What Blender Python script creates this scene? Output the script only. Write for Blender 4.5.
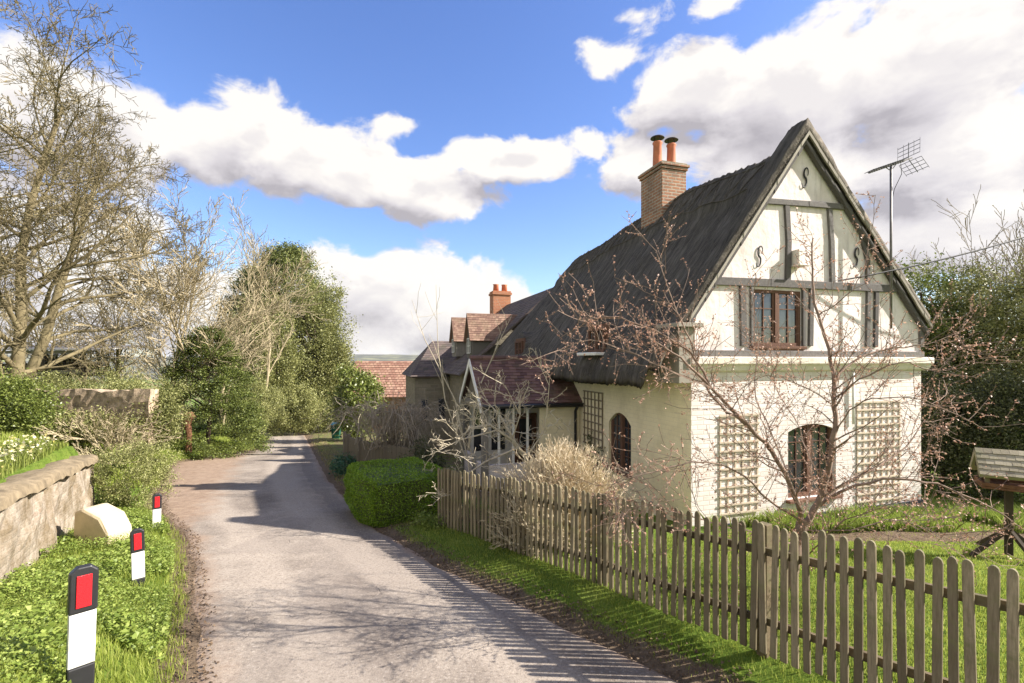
import bpy, math, random
import numpy as np
from mathutils import Vector, Matrix
R = math.radians
rng = random.Random(7)
nr = np.random.default_rng(11)
for o in list(bpy.data.objects): bpy.data.objects.remove(o)
sc = bpy.context.scene
col = sc.collection

# ------------------------------------------------------------------ camera
cam = bpy.data.objects.new('camera', bpy.data.cameras.new('camera')); col.objects.link(cam)
cam.location = (0, 0, 0); cam.rotation_euler = (R(90), 0, 0)
cam.data.sensor_width = 36; cam.data.lens = 16.875; cam.data.shift_y = 0.018
cam.data.clip_start = 0.05; cam.data.clip_end = 20000
sc.camera = cam
sc.render.resolution_x = 1024; sc.render.resolution_y = 683

# ------------------------------------------------------------------ light
SUN = Vector((1.0, -0.055, 0.69)).normalized()
sun = bpy.data.objects.new('sun', bpy.data.lights.new('sun', 'SUN')); col.objects.link(sun)
sun.data.energy = 4.7; sun.data.angle = R(0.5); sun.data.color = (1.0, 0.93, 0.86)
sun.rotation_euler = SUN.to_track_quat('Z', 'Y').to_euler()
SUN_EL = math.asin(SUN.z); SUN_AZ = math.atan2(SUN.x, SUN.y)
sc.view_settings.view_transform = 'Standard'; sc.view_settings.look = 'None'
sc.view_settings.exposure = 1.3; sc.view_settings.gamma = 1.0
sc.view_settings.use_curve_mapping = False

world = bpy.data.worlds.new('World'); sc.world = world; world.use_nodes = True
def build_world():
    nt = world.node_tree; N = nt.nodes; L = nt.links; N.clear()
    def nd(t, **kw):
        n = N.new(t)
        for k, v in kw.items(): setattr(n, k, v)
        return n
    def put(sock, v):
        if isinstance(v, bpy.types.NodeSocket): L.new(v, sock)
        else: sock.default_value = v
    def m(op, a, b=None, c=None, clamp=False):
        n = nd('ShaderNodeMath', operation=op, use_clamp=clamp)
        put(n.inputs[0], a)
        if b is not None: put(n.inputs[1], b)
        if c is not None: put(n.inputs[2], c)
        return n.outputs[0]
    def vm(op, a, b=None):
        n = nd('ShaderNodeVectorMath', operation=op); put(n.inputs[0], a)
        if b is not None: put(n.inputs[1], b)
        return n.outputs
    out = nd('ShaderNodeOutputWorld'); bg = nd('ShaderNodeBackground')
    sky = nd('ShaderNodeTexSky'); sky.sky_type = 'NISHITA'; sky.sun_disc = False
    sky.sun_elevation = SUN_EL; sky.sun_rotation = SUN_AZ
    sky.air_density = 1.1; sky.dust_density = 0.6; sky.ozone_density = 3.2
    tc = nd('ShaderNodeTexCoord'); D = tc.outputs['Generated']
    sx = nd('ShaderNodeSeparateXYZ'); L.new(D, sx.inputs[0])
    az = m('ARCTAN2', sx.outputs[0], sx.outputs[1]); el = m('ARCSINE', sx.outputs[2])
    cb = nd('ShaderNodeCombineXYZ'); L.new(az, cb.inputs[0]); L.new(el, cb.inputs[1])
    AE = cb.outputs[0]
    # cloud banks: (azimuth, elevation, radii) of each bank, from compass bearings of the sky
    pix = [(255,140,75,52),(345,178,60,30),(430,190,70,30),(520,160,75,24),(590,148,35,18),(300,158,110,38),(215,150,45,40),
           (90,130,110,62),(20,110,80,70),(10,260,170,110),(170,300,90,40),
           (400,290,115,42),(330,300,90,45),(470,318,70,36),(300,340,160,30),
           (700,92,80,45),(800,100,150,75),(930,60,190,90),(960,150,200,60),(760,150,120,45),(930,235,260,62),(660,160,60,28),
           (640,15,34,20),(720,4,34,16),(394,126,32,18),(612,60,34,20),(1130,120,130,130)]
    EXTRA = []
    def dens(vec):
        d = None; blobs = []
        for (cx, cy, rx, ry) in pix:
            s = (cx-512)/480; t = (360-cy)/480
            a = math.atan2(s, 1); e = math.atan2(t, math.hypot(s, 1))
            c2 = math.cos(a); ra = rx/480*c2*c2; re = ry/480*c2*math.cos(e)**1.5
            blobs.append((a, e, ra, re))
        for (a, e, ra, re) in blobs+EXTRA:
            q = vm('LENGTH', vm('MULTIPLY', vm('SUBTRACT', vec, (a, e, 0))[0], (1/ra, 1/re, 0))[0])[1]
            q = m('SUBTRACT', 1.0, q)
            if ra < .075 and re < .045: q = m('SUBTRACT', m('MULTIPLY', q, .5), .12)
            if d is None: d = q
            else: d = m('SMOOTH_MAX', d, q, 0.25)
        n1 = nd('ShaderNodeTexNoise'); n1.inputs['Scale'].default_value = 6.5; n1.inputs['Detail'].default_value = 12
        n1.inputs['Roughness'].default_value = 0.58; n1.inputs['Distortion'].default_value = 0.25
        L.new(vm('MULTIPLY', vec, (1, 1.5, 1))[0], n1.inputs['Vector'])
        d = m('ADD', m('MULTIPLY', d, 1.0), m('MULTIPLY', m('SUBTRACT', n1.outputs[0], 0.5), 2.1))
        return d
    # unseen cloud banks added beside and behind the view to neutralise the fill light
    for (a, e, ra, re) in ((2.2,.45,.9,.35),(-2.3,.5,.9,.4),(3.0,.6,.6,.4),(-3.0,.3,.5,.3),(1.7,.9,.5,.25),(-1.5,.9,.5,.3),(-1.5,.15,.3,.14),(1.6,.2,.4,.25)): EXTRA.append((a,e,ra,re))
    d0 = dens(AE); d1 = dens(vm('ADD', AE, (0.045, 0.055, 0))[0])
    mr = nd('ShaderNodeMapRange', interpolation_type='SMOOTHSTEP'); L.new(d0, mr.inputs[0])
    mr.inputs[1].default_value = -0.13; mr.inputs[2].default_value = 0.15
    alpha = mr.outputs[0]
    lit = m('ADD', 0.62, m('MULTIPLY', m('SUBTRACT', d0, d1), 0.75), clamp=True)
    thick = nd('ShaderNodeMapRange', interpolation_type='SMOOTHSTEP'); L.new(d0, thick.inputs[0])
    thick.inputs[1].default_value = 0.25; thick.inputs[2].default_value = 1.0; thick.inputs[3].default_value = 1.05; thick.inputs[4].default_value = 0.55
    lit = m('MULTIPLY', lit, thick.outputs[0])
    ramp = nd('ShaderNodeValToRGB'); L.new(lit, ramp.inputs[0])
    e = ramp.color_ramp.elements
    e[0].position = 0.15; e[0].color = (0.47, 0.44, 0.46, 1); e[1].position = 0.72; e[1].color = (1.0, 0.95, 0.89, 1)
    x = ramp.color_ramp.elements.new(0.45); x.color = (0.74, 0.70, 0.71, 1)
    cs = vm('SCALE', ramp.outputs[0]); N[-1].inputs['Scale'].default_value = 2.95
    mix = nd('ShaderNodeMix', data_type='RGBA')
    L.new(m('MULTIPLY', alpha, 0.97), mix.inputs[0])
    hs = nd('ShaderNodeHueSaturation'); hs.inputs['Hue'].default_value = 0.516; hs.inputs['Saturation'].default_value = 1.15; hs.inputs['Value'].default_value = 0.70
    L.new(sky.outputs[0], hs.inputs['Color'])
    L.new(hs.outputs[0], mix.inputs[6]); L.new(cs[0], mix.inputs[7])
    L.new(mix.outputs[2], bg.inputs[0]); bg.inputs[1].default_value = 0.15
    L.new(bg.outputs[0], out.inputs[0])
build_world()

# ------------------------------------------------------------------ helpers
def tag(o, label=None, cat=None, group=None, kind=None):
    if label: o['label'] = label
    if cat: o['category'] = cat
    if group: o['group'] = group
    if kind: o['kind'] = kind
    return o
FR = {}
def empty(name, loc, rz=0, **kw):
    o = bpy.data.objects.new(name, None); col.objects.link(o); o.empty_display_size = .2
    o.location = loc; o.rotation_euler = (0, 0, rz)
    FR[o.name] = (Matrix.Translation(loc) @ Matrix.Rotation(rz, 4, 'Z'))
    return tag(o, **kw)
def frame_of(o):
    while o.parent: o = o.parent
    return FR.get(o.name, Matrix.Identity(4))
def link_mesh(name, me, mats, parent, smooth):
    for m_ in (mats if isinstance(mats, (list, tuple)) else [mats]): me.materials.append(m_)
    if smooth: me.polygons.foreach_set('use_smooth', [True]*len(me.polygons))
    o = bpy.data.objects.new(name, me); col.objects.link(o)
    if parent: o.parent = parent
    return o
class MB:
    def __init__(s): s.v = []; s.f = []
    def add(s, vs, fs):
        n = len(s.v); s.v += [tuple(p) for p in vs]; s.f += [tuple(i+n for i in f) for f in fs]; return s
    def hexa(s, p):   # 8 corners: bottom 4 ccw, top 4 ccw
        return s.add(p, [(0,3,2,1),(4,5,6,7),(0,1,5,4),(1,2,6,5),(2,3,7,6),(3,0,4,7)])
    def box(s, a, b):
        (x0,y0,z0),(x1,y1,z1) = a, b
        x0,x1 = min(x0,x1),max(x0,x1); y0,y1=min(y0,y1),max(y0,y1); z0,z1=min(z0,z1),max(z0,z1)
        return s.hexa([(x0,y0,z0),(x1,y0,z0),(x1,y1,z0),(x0,y1,z0),(x0,y0,z1),(x1,y0,z1),(x1,y1,z1),(x0,y1,z1)])
    def bar(s, p, q, w, h, up=(0,0,1)):
        p = Vector(p); q = Vector(q); d = (q-p).normalized(); u = Vector(up)
        a = d.cross(u); 
        if a.length < 1e-4: a = d.cross(Vector((1,0,0)))
        a.normalize(); b = a.cross(d).normalized()
        a *= w/2; b *= h/2
        return s.hexa([p-a-b, p+a-b, q+a-b, q-a-b, p-a+b, p+a+b, q+a+b, q-a+b])
    def prism(s, poly, d):     # poly: list of 3D points, extruded by vector d
        n = len(poly); d = Vector(d); p = [Vector(x) for x in poly]
        vs = p + [x+d for x in p]
        return s.add(vs, [tuple(range(n-1,-1,-1)), tuple(range(n,2*n))] + [(i,(i+1)%n,n+(i+1)%n,n+i) for i in range(n)])
    def tube(s, pts, rad, sides=6, cap=True):
        pts = [Vector(p) for p in pts]; n = len(pts); base = len(s.v)
        if not isinstance(rad, (list, tuple)): rad = [rad]*n
        prev = None
        for i, p in enumerate(pts):
            d = (pts[min(i+1,n-1)]-pts[max(i-1,0)])
            if d.length < 1e-9: d = Vector((0,0,1))
            d.normalize()
            if prev is None:
                a = d.cross(Vector((0,0,1)) if abs(d.z) < .9 else Vector((1,0,0)))
            else:
                a = prev - d*prev.dot(d)
                if a.length < 1e-6: a = d.cross(Vector((1,0,0)))
            a.normalize(); prev = a; b = d.cross(a)
            for k in range(sides):
                t = 2*math.pi*k/sides
                s.v.append(tuple(p + (a*math.cos(t)+b*math.sin(t))*rad[i]))
        for i in range(n-1):
            for k in range(sides):
                k2 = (k+1)%sides
                s.f.append((base+i*sides+k, base+i*sides+k2, base+(i+1)*sides+k2, base+(i+1)*sides+k))
        if cap:
            s.f.append(tuple(base+k for k in range(sides-1,-1,-1)))
            s.f.append(tuple(base+(n-1)*sides+k for k in range(sides)))
        return s
    def build(s, name, mat, parent=None, smooth=False, world=False, shift=None, loc=None, bevel=0):
        vs = s.v
        if world and parent:
            M = frame_of(parent).inverted(); vs = [tuple(M @ Vector(p)) for p in vs]
        if shift: vs = [(p[0]+shift[0], p[1]+shift[1], p[2]+shift[2]) for p in vs]
        if loc: vs = [(p[0]-loc[0], p[1]-loc[1], p[2]-loc[2]) for p in vs]
        me = bpy.data.meshes.new(name); me.from_pydata(vs, [], s.f); me.update()
        o = link_mesh(name, me, mat, parent, smooth)
        if loc: o.location = loc
        if bevel:
            b = o.modifiers.new('bevel', 'BEVEL'); b.width = bevel; b.segments = 2; b.limit_method = 'ANGLE'
        return o
def np_mesh(name, V, F, mat, parent=None, loc=None, smooth=False):
    """V (n,3) world coords, F (m,k) faces"""
    V = np.asarray(V, dtype=np.float64)
    if parent:
        M = np.array(frame_of(parent).inverted()); V = V @ M[:3,:3].T + M[:3,3]
    if loc is not None: V = V - np.array(loc)
    me = bpy.data.meshes.new(name); F = np.asarray(F, dtype=np.int32); k = F.shape[1]
    me.vertices.add(len(V)); me.vertices.foreach_set('co', V.astype(np.float32).ravel())
    me.loops.add(F.size); me.loops.foreach_set('vertex_index', F.ravel())
    me.polygons.add(len(F)); me.polygons.foreach_set('loop_start', np.arange(0, F.size, k, dtype=np.int32))
    me.update(calc_edges=True)
    o = link_mesh(name, me, mat, parent, smooth)
    if loc is not None: o.location = loc
    return o
def copy_tree(o, parent=None):
    c = o.copy(); col.objects.link(c)
    if parent: c.parent = parent
    for ch in list(o.children):
        copy_tree(ch, c)
    return c

# ------------------------------------------------------------------ materials
class Mat:
    def __init__(s, name):
        s.m = bpy.data.materials.new(name); s.m.use_nodes = True; s.t = s.m.node_tree; s.N = s.t.nodes; s.L = s.t.links
        s.b = s.N['Principled BSDF']; s.b.inputs['Specular IOR Level'].default_value = 0.3
        s.b.inputs['Roughness'].default_value = 0.85
        s.tc = s.N.new('ShaderNodeTexCoord')
    def map(s, scale=(1,1,1), src='Object'):
        n = s.N.new('ShaderNodeVectorMath'); n.operation = 'MULTIPLY'; n.inputs[1].default_value = scale
        s.L.new(s.tc.outputs[src], n.inputs[0]); return n.outputs[0]
    def noise(s, scale=5, detail=5, rough=.55, vec=None, dist=0):
        n = s.N.new('ShaderNodeTexNoise'); n.inputs['Scale'].default_value = scale; n.inputs['Detail'].default_value = detail
        n.inputs['Roughness'].default_value = rough; n.inputs['Distortion'].default_value = dist
        s.L.new(vec or s.tc.outputs['Object'], n.inputs['Vector']); return n.outputs[0]
    def ramp(s, fac, stops):
        n = s.N.new('ShaderNodeValToRGB'); s.L.new(fac, n.inputs[0]); e = n.color_ramp.elements
        e[0].position, e[0].color = stops[0][0], (*stops[0][1], 1); e[1].position, e[1].color = stops[-1][0], (*stops[-1][1], 1)
        for p, c in stops[1:-1]: e.new(p).color = (*c, 1)
        return n.outputs[0]
    def mix(s, fac, a, b, mode='MIX'):
        n = s.N.new('ShaderNodeMix'); n.data_type = 'RGBA'; n.blend_type = mode
        for sk, v in ((n.inputs[0], fac), (n.inputs[6], a), (n.inputs[7], b)):
            if isinstance(v, bpy.types.NodeSocket): s.L.new(v, sk)
            elif isinstance(v, tuple): sk.default_value = (*v, 1)
            else: sk.default_value = v
        return n.outputs[2]
    def math(s, op, a, b=0.0, clamp=False):
        n = s.N.new('ShaderNodeMath'); n.operation = op; n.use_clamp = clamp
        for sk, v in ((n.inputs[0], a), (n.inputs[1], b)):
            if isinstance(v, bpy.types.NodeSocket): s.L.new(v, sk)
            else: sk.default_value = v
        return n.outputs[0]
    def attr(s, name):
        n = s.N.new('ShaderNodeAttribute'); n.attribute_name = name; return n.outputs['Fac']
    def island(s):
        n = s.N.new('ShaderNodeNewGeometry'); return n.outputs['Random Per Island']
    def obrand(s):
        n = s.N.new('ShaderNodeObjectInfo'); return n.outputs['Random']
    def color(s, c):
        if isinstance(c, tuple): s.b.inputs['Base Color'].default_value = (*c, 1)
        else: s.L.new(c, s.b.inputs['Base Color'])
        return s
    def set(s, **k):
        for a, v in k.items():
            s.b.inputs[a.replace('_', ' ')].default_value = v
        return s
    def bump(s, h, strength=.5, dist=.02):
        n = s.N.new('ShaderNodeBump'); n.inputs['Strength'].default_value = strength; n.inputs['Distance'].default_value = dist
        s.L.new(h, n.inputs['Height'])
        s.L.new(n.outputs[0], s.b.inputs['Normal']); return s
    def translucent(s, fac, c):
        tr = s.N.new('ShaderNodeBsdfTranslucent'); mx = s.N.new('ShaderNodeMixShader'); mx.inputs[0].default_value = fac
        if isinstance(c, tuple): tr.inputs[0].default_value = (*c, 1)
        else: s.L.new(c, tr.inputs[0])
        out = s.N['Material Output']; s.L.new(s.b.outputs[0], mx.inputs[1]); s.L.new(tr.outputs[0], mx.inputs[2]); s.L.new(mx.outputs[0], out.inputs[0])
        return s
def plain(name, c, rough=.8, var=.25, scale=8, bump=.2, spec=.3, metal=0):
    m = Mat(name); n = m.noise(scale, 6, .6)
    lo = tuple(x*(1-var) for x in c); hi = tuple(min(1, x*(1+var)) for x in c)
    m.color(m.ramp(n, [(.3, lo), (.7, hi)])).set(Roughness=rough, Metallic=metal, Specular_IOR_Level=spec)
    if bump: m.bump(m.noise(scale*5, 4), bump, .01)
    return m.m
def leafmat(name, c1, c2, c3=None, trans=.3, rough=.5, scale=1.5):
    m = Mat(name); i = m.island(); n = m.noise(scale, 3)
    f = m.math('ADD', m.math('MULTIPLY', i, .6), m.math('MULTIPLY', n, .5))
    c = m.ramp(f, [(.15, c1), (.55, c2), (.95, c3 or c2)])
    m.color(c).set(Roughness=rough, Specular_IOR_Level=.35); m.translucent(trans, c)
    return m.m
def barkmat(name, c1, c2, scale=3):
    m = Mat(name); n = m.noise(scale, 5, .65)
    m.color(m.ramp(n, [(.3, c1), (.7, c2)])).set(Roughness=.9, Specular_IOR_Level=.15)
    m.bump(m.noise(30, 4, vec=m.map((1,1,.25))), .6, .01); return m.m
M = {}
# painted brick / render / plaster
def brick_coords(m, kx=1, ky=1):
    sx = m.N.new('ShaderNodeSeparateXYZ'); m.L.new(m.tc.outputs['Object'], sx.inputs[0])
    s_ = m.math('ADD', m.math('MULTIPLY', sx.outputs[0], kx), m.math('MULTIPLY', sx.outputs[1], ky)); cb = m.N.new('ShaderNodeCombineXYZ')
    m.L.new(s_, cb.inputs[0]); m.L.new(sx.outputs[2], cb.inputs[1]); return cb.outputs[0]
def brickmat(name, c1, c2, mortar, w=.225, h=.075, ms=.01, strength=.5, stain=None, dist=.012):
    m = Mat(name); b = m.N.new('ShaderNodeTexBrick'); m.L.new(brick_coords(m), b.inputs['Vector'])
    b.inputs['Color1'].default_value = (*c1,1); b.inputs['Color2'].default_value = (*c2,1); b.inputs['Mortar'].default_value = (*mortar,1)
    b.inputs['Scale'].default_value = 1; b.inputs['Brick Width'].default_value = w; b.inputs['Row Height'].default_value = h
    b.inputs['Mortar Size'].default_value = ms; b.inputs['Mortar Smooth'].default_value = .4; b.inputs['Bias'].default_value = 0
    c = m.mix(m.noise(3, 6, .65), b.outputs[0], tuple(x*.6 for x in c1), 'MIX') if stain is None else m.mix(m.ramp(m.noise(2.2, 7, .7), [(.45,(0,0,0)),(.7,(.8,.8,.8))]), b.outputs[0], stain)
    m.color(c)
    hh = m.math('ADD', m.math('MULTIPLY', b.outputs[1], -1), m.math('MULTIPLY', m.noise(40, 4), .5))
    m.bump(hh, strength, dist); return m.m
M['white_brick'] = brickmat('painted_brick', (.82,.755,.72), (.75,.68,.64), (.66,.59,.54), ms=.010, strength=.28, stain=(.62,.55,.47))
M['cream_side'] = brickmat('cream_render', (.88,.78,.54), (.85,.75,.51), (.78,.69,.48), ms=.006, strength=.15, stain=(.64,.55,.36))
def plaster(name, c, c2):
    m = Mat(name); n = m.noise(1.6, 8, .7); n2 = m.noise(9, 5, .6)
    m.color(m.mix(m.ramp(n2, [(.5,(0,0,0)),(.8,(.5,.5,.5))]), m.ramp(n, [(.35, c2), (.6, c)]), c2))
    st = m.noise(2.6, 7, .7, vec=m.map((3.2,3.2,.35)))
    col_ = m.b.inputs['Base Color'].links[0].from_socket
    m.color(m.mix(m.ramp(st, [(.52,(0,0,0)),(.72,(.55,.55,.55))]), col_, tuple(x*.55 for x in c2)))
    m.bump(m.noise(6, 6, .6), .5, .03); return m.m
M['plaster'] = plaster('gable_plaster', (.83,.755,.72), (.66,.58,.53))
M['cornice'] = plaster('cornice_paint', (.80,.74,.67), (.70,.63,.50))
def woodmat(name, c1, c2, axis_scale, sc_=1, bump=.5, lichen=None):
    m = Mat(name); g = m.noise(6*sc_, 6, .65, vec=m.map(axis_scale))
    r = m.obrand(); c = m.ramp(g, [(.25, c1), (.75, c2)])
    c = m.mix(m.math('MULTIPLY', r, .85), c, tuple(x*.75 for x in c1))
    if lichen: c = m.mix(m.ramp(m.noise(7, 6, .7), [(.48,(0,0,0)),(.66,(.8,.8,.8))]), c, lichen)
    m.color(c).bump(g, bump, .006); return m.m
M['beam'] = woodmat('weathered_grey_beam', (.10,.09,.085), (.20,.185,.17), (4,4,4))
M['oak'] = woodmat('grey_oak', (.17,.155,.13), (.32,.29,.25), (8,8,1.2))
M['picket'] = woodmat('picket_wood', (.12,.095,.055), (.42,.35,.23), (10,10,1.0), lichen=(.16,.155,.07))
M['rail'] = woodmat('rail_wood', (.10,.075,.042), (.26,.20,.12), (3,3,6), lichen=(.13,.12,.06))
M['board'] = woodmat('grey_board', (.16,.135,.10), (.29,.25,.19), (10,10,1))
M['window_wood'] = woodmat('brown_window_wood', (.13,.065,.042), (.21,.115,.075), (6,6,6), bump=.2)
M['trellis'] = woodmat('cream_trellis', (.50,.41,.31), (.66,.56,.43), (6,6,6), bump=.2)
M['trellis_grey'] = woodmat('grey_trellis', (.25,.20,.14), (.36,.30,.22), (6,6,6), bump=.2)
M['white_paint'] = plain('white_paint', (.78,.76,.70), .6, .08, 6, .1)
M['barge'] = woodmat('barge_board', (.30,.27,.22), (.46,.42,.34), (5,5,5))
M['iron'] = plain('black_iron', (.03,.03,.03), .6, .3, 20, .2)
M['black_plastic'] = plain('black_plastic', (.02,.02,.022), .45, .2, 10, .05, .5)
M['pipe'] = plain('black_pipe', (.018,.018,.02), .4, .2, 10, 0, .5)
M['plinth'] = plain('tarred_plinth', (.035,.04,.055), .7, .4, 6, .4)
def glassmat(name, c=(.015,.017,.02)):
    m = Mat(name); n = m.noise(1.3, 2); m.color(m.ramp(n, [(.3, c), (.7, tuple(x*3+.01 for x in c))])).set(Roughness=.06, Specular_IOR_Level=.8)
    m.bump(m.noise(6, 2), .08, .01); return m.m
M['glass'] = glassmat('window_glass')
M['lead'] = plain('lead_strip', (.32,.32,.32), .5, .2, 20, 0)
def thatch(name, k=1):
    m = Mat(name); v = m.map((1.2, 26, 1.2)); g = m.noise(2.2, 8, .7, vec=v); l = m.noise(1.1, 6, .65)
    fine = m.noise(70, 3, .7, vec=m.map((.4, 2.5, .4)))
    mid = m.noise(2.0, 5, .6, vec=m.map((.5, 4.5, .5))); big = m.noise(.8, 5, .6)
    g = m.math('ADD', m.math('MULTIPLY', g, .45), m.math('ADD', m.math('MULTIPLY', mid, .45), m.math('MULTIPLY', big, .2)))
    g = m.math('SUBTRACT', g, .05)
    a = m.ramp(g, [(.36,(.028,.025,.023)),(.5,(.095,.085,.073)),(.64,(.24,.215,.18))])
    c = m.mix(m.ramp(l, [(.4,(0,0,0)),(.65,(.8,.8,.8))]), a, m.mix(.5, a, (.10,.09,.065)))
    if k != 1: c = m.mix(.3, c, (.22,.19,.15))
    m.color(c).set(Roughness=.95, Specular_IOR_Level=.12)
    straw = m.noise(3.2, 6, .75, vec=m.map((1.6, 34, 1.6)))
    c2 = m.mix(m.ramp(straw, [(.48,(0,0,0)),(.64,(.5,.5,.5))]), c, (.30,.265,.215)); m.color(c2)
    m.bump(m.math('ADD', straw, m.math('MULTIPLY', fine, .6)), 1.0, .035); return m.m
M['thatch'] = thatch('thatch'); M['thatch_edge'] = thatch('thatch_edge', 2)
def tilemat(name, a, b, c, moss=(.10,.10,.05), mf=.6):
    m = Mat(name); i = m.island(); cc = m.ramp(i, [(0, a), (.5, b), (1, c)])
    cc = m.mix(m.ramp(m.noise(2.5, 6, .7), [(.5,(0,0,0)),(.72,(mf,mf,mf))]), cc, moss)
    m.color(cc).set(Roughness=.85).bump(m.noise(50, 4), .4, .006); return m.m
M['tile'] = tilemat('plum_clay_tile', (.11,.060,.055), (.155,.085,.075), (.22,.125,.10))
M['tile_dark'] = tilemat('grey_brown_tile', (.09,.075,.07), (.13,.10,.09), (.17,.13,.11))
M['tile_pink'] = tilemat('dormer_tile', (.17,.10,.075), (.24,.145,.105), (.32,.21,.15), (.25,.2,.12), .5)
M['tile_red'] = tilemat('red_barn_tile', (.27,.14,.10), (.35,.20,.14), (.43,.27,.19), (.3,.22,.16), .4)
M['brick_old'] = brickmat('old_chimney_brick', (.40,.19,.10), (.27,.14,.085), (.42,.37,.29), ms=.014, strength=.9, stain=(.13,.10,.07))
M['brick_red'] = brickmat('orange_brick', (.48,.19,.09), (.42,.15,.07), (.40,.30,.22), stain=(.35,.16,.09))
M['stone'] = brickmat('stone_walling', (.30,.26,.19), (.22,.19,.14), (.26,.23,.17), w=.35, h=.15, ms=.02, strength=.8, stain=(.19,.17,.11))
M['pot'] = plain('terracotta', (.50,.17,.09), .75, .2, 6, .2)
M['cowl'] = plain('black_cowl', (.03,.028,.028), .5, .3, 10, .1)
M['alu'] = plain('aerial_metal', (.16,.16,.16), .4, .3, 10, 0, .5, .6)
M['mast'] = plain('mast_metal', (.16,.15,.14), .5, .3, 10, 0, .5, .5)
M['cable'] = plain('cable', (.02,.02,.02), .6, .1, 5, 0)
# garden wall of old brick and flaking render
def wallmat():
    m = Mat('mossy_wall'); b = m.N.new('ShaderNodeTexBrick'); m.L.new(brick_coords(m, -.54, .84), b.inputs['Vector'])
    b.inputs['Color1'].default_value = (.42,.31,.23,1); b.inputs['Color2'].default_value = (.33,.25,.19,1); b.inputs['Mortar'].default_value = (.45,.40,.32,1)
    b.inputs['Scale'].default_value = 1; b.inputs['Brick Width'].default_value = .23; b.inputs['Row Height'].default_value = .08; b.inputs['Mortar Size'].default_value = .016; b.inputs['Mortar Smooth'].default_value = .6
    c = m.mix(m.ramp(m.noise(3.2, 8, .7), [(.30,(0,0,0)),(.46,(.92,.92,.92))]), b.outputs[0], m.ramp(m.noise(11, 6, .7), [(.3,(.30,.25,.19)),(.7,(.50,.43,.34))]))
    c = m.mix(m.ramp(m.noise(1.7, 8, .75), [(.42,(0,0,0)),(.58,(.9,.9,.9))]), c, (.20,.15,.085))
    m.color(c).bump(m.math('ADD', m.math('MULTIPLY', b.outputs[1], -.07), m.noise(7, 10, .75)), 1.0, .04); return m.m
M['garden_wall'] = wallmat()
M['coping'] = plain('mossy_coping', (.23,.18,.11), .95, .4, 7, .9)
M['ruin'] = plain('ruin_stone', (.38,.29,.20), .95, .6, 7, 1.0)
M['cream_stone'] = plain('cream_stone', (.60,.50,.32), .85, .15, 5, .3)
M['reflector'] = plain('red_reflector', (.62,.012,.02), .35, .12, 60, .3, .6)
def whitepost():
    m = Mat('post_white'); m.color(m.mix(m.ramp(m.noise(9, 6, .7), [(.46,(0,0,0)),(.72,(.85,.85,.85))]), (.70,.70,.67), (.38,.35,.27))).set(Roughness=.5); return m.m
M['post_white'] = whitepost()
M['bin'] = plain('green_bin', (.012,.085,.055), .5, .15, 4, 0, .4)
M['bin_lid'] = plain('blue_bin_lid', (.02,.10,.17), .5, .15, 4, 0, .4)
M['rust'] = plain('rusty_metal', (.16,.075,.04), .9, .4, 9, .4)
M['gatepaint'] = plain('gate_metal', (.30,.22,.17), .7, .4, 9, .2)
M['roofsheet'] = plain('tin_sheet', (.48,.46,.43), .6, .2, 3, .2)
M['darkwood'] = plain('dark_shed_wood', (.06,.045,.03), .9, .4, 6, .4)
# bark and leaves
M['bark_big'] = barkmat('olive_bark', (.105,.085,.045), (.23,.19,.105))
M['bark_tan'] = barkmat('tan_bark', (.28,.23,.14), (.50,.42,.27))
M['bark_pink'] = barkmat('grey_pink_bark', (.15,.105,.08), (.34,.25,.19), 8)
M['bark_pale'] = barkmat('pale_bark', (.42,.36,.25), (.60,.53,.40), 8)
M['bark_straw'] = barkmat('straw_twigs', (.52,.43,.29), (.70,.60,.43), 8)
M['bark_grey'] = barkmat('grey_bark', (.22,.18,.13), (.40,.34,.26), 8)
M['bark_dark'] = barkmat('dark_bark', (.06,.045,.03), (.12,.09,.06))
M['bud'] = leafmat('pink_bud', (.36,.18,.12), (.54,.32,.22), (.68,.48,.36), .3)
M['budtan'] = leafmat('tan_bud', (.30,.26,.13), (.38,.33,.16), (.42,.40,.18), .3)
M['box'] = leafmat('box_leaf', (.11,.20,.015), (.22,.35,.025), (.34,.50,.05), .3)
M['laurel'] = leafmat('laurel_leaf', (.07,.10,.02), (.18,.22,.045), (.32,.36,.10), .25, .35)
M['darkleaf'] = leafmat('dark_leaf', (.03,.04,.014), (.085,.10,.035), (.20,.20,.08), .2)
M['conifer'] = leafmat('conifer_leaf', (.04,.06,.014), (.13,.165,.035), (.28,.31,.08), .2)
M['cypress'] = leafmat('cypress_leaf', (.05,.075,.02), (.16,.185,.05), (.32,.33,.11), .2)
M['ivy'] = leafmat('ivy_leaf', (.08,.10,.028), (.24,.25,.08), (.42,.41,.17), .25)
M['hedge_olive'] = leafmat('olive_leaf', (.13,.15,.045), (.31,.32,.11), (.48,.47,.21), .25)
M['grass'] = leafmat('grass_blade', (.18,.23,.035), (.31,.37,.06), (.48,.52,.15), .45, .6, .8)
M['weed'] = leafmat('weed_leaf', (.13,.19,.03), (.25,.33,.06), (.44,.50,.13), .35, .5, 1.2)
M['rough'] = leafmat('dry_grass', (.22,.20,.08), (.36,.31,.14), (.46,.40,.20), .3, .7)
M['bushtan'] = leafmat('bare_wood_tan', (.16,.13,.08), (.28,.24,.15), (.38,.34,.22), .2, .9)
M['teal'] = leafmat('blue_green_leaf', (.03,.10,.06), (.07,.17,.09), (.13,.25,.12), .25)
M['daff'] = leafmat('daffodil_petal', (.75,.62,.12), (.78,.72,.40), (.80,.78,.62), .3)
M['litter'] = leafmat('leaf_litter', (.07,.045,.025), (.15,.10,.06), (.26,.19,.12), .1, .9)
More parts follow.
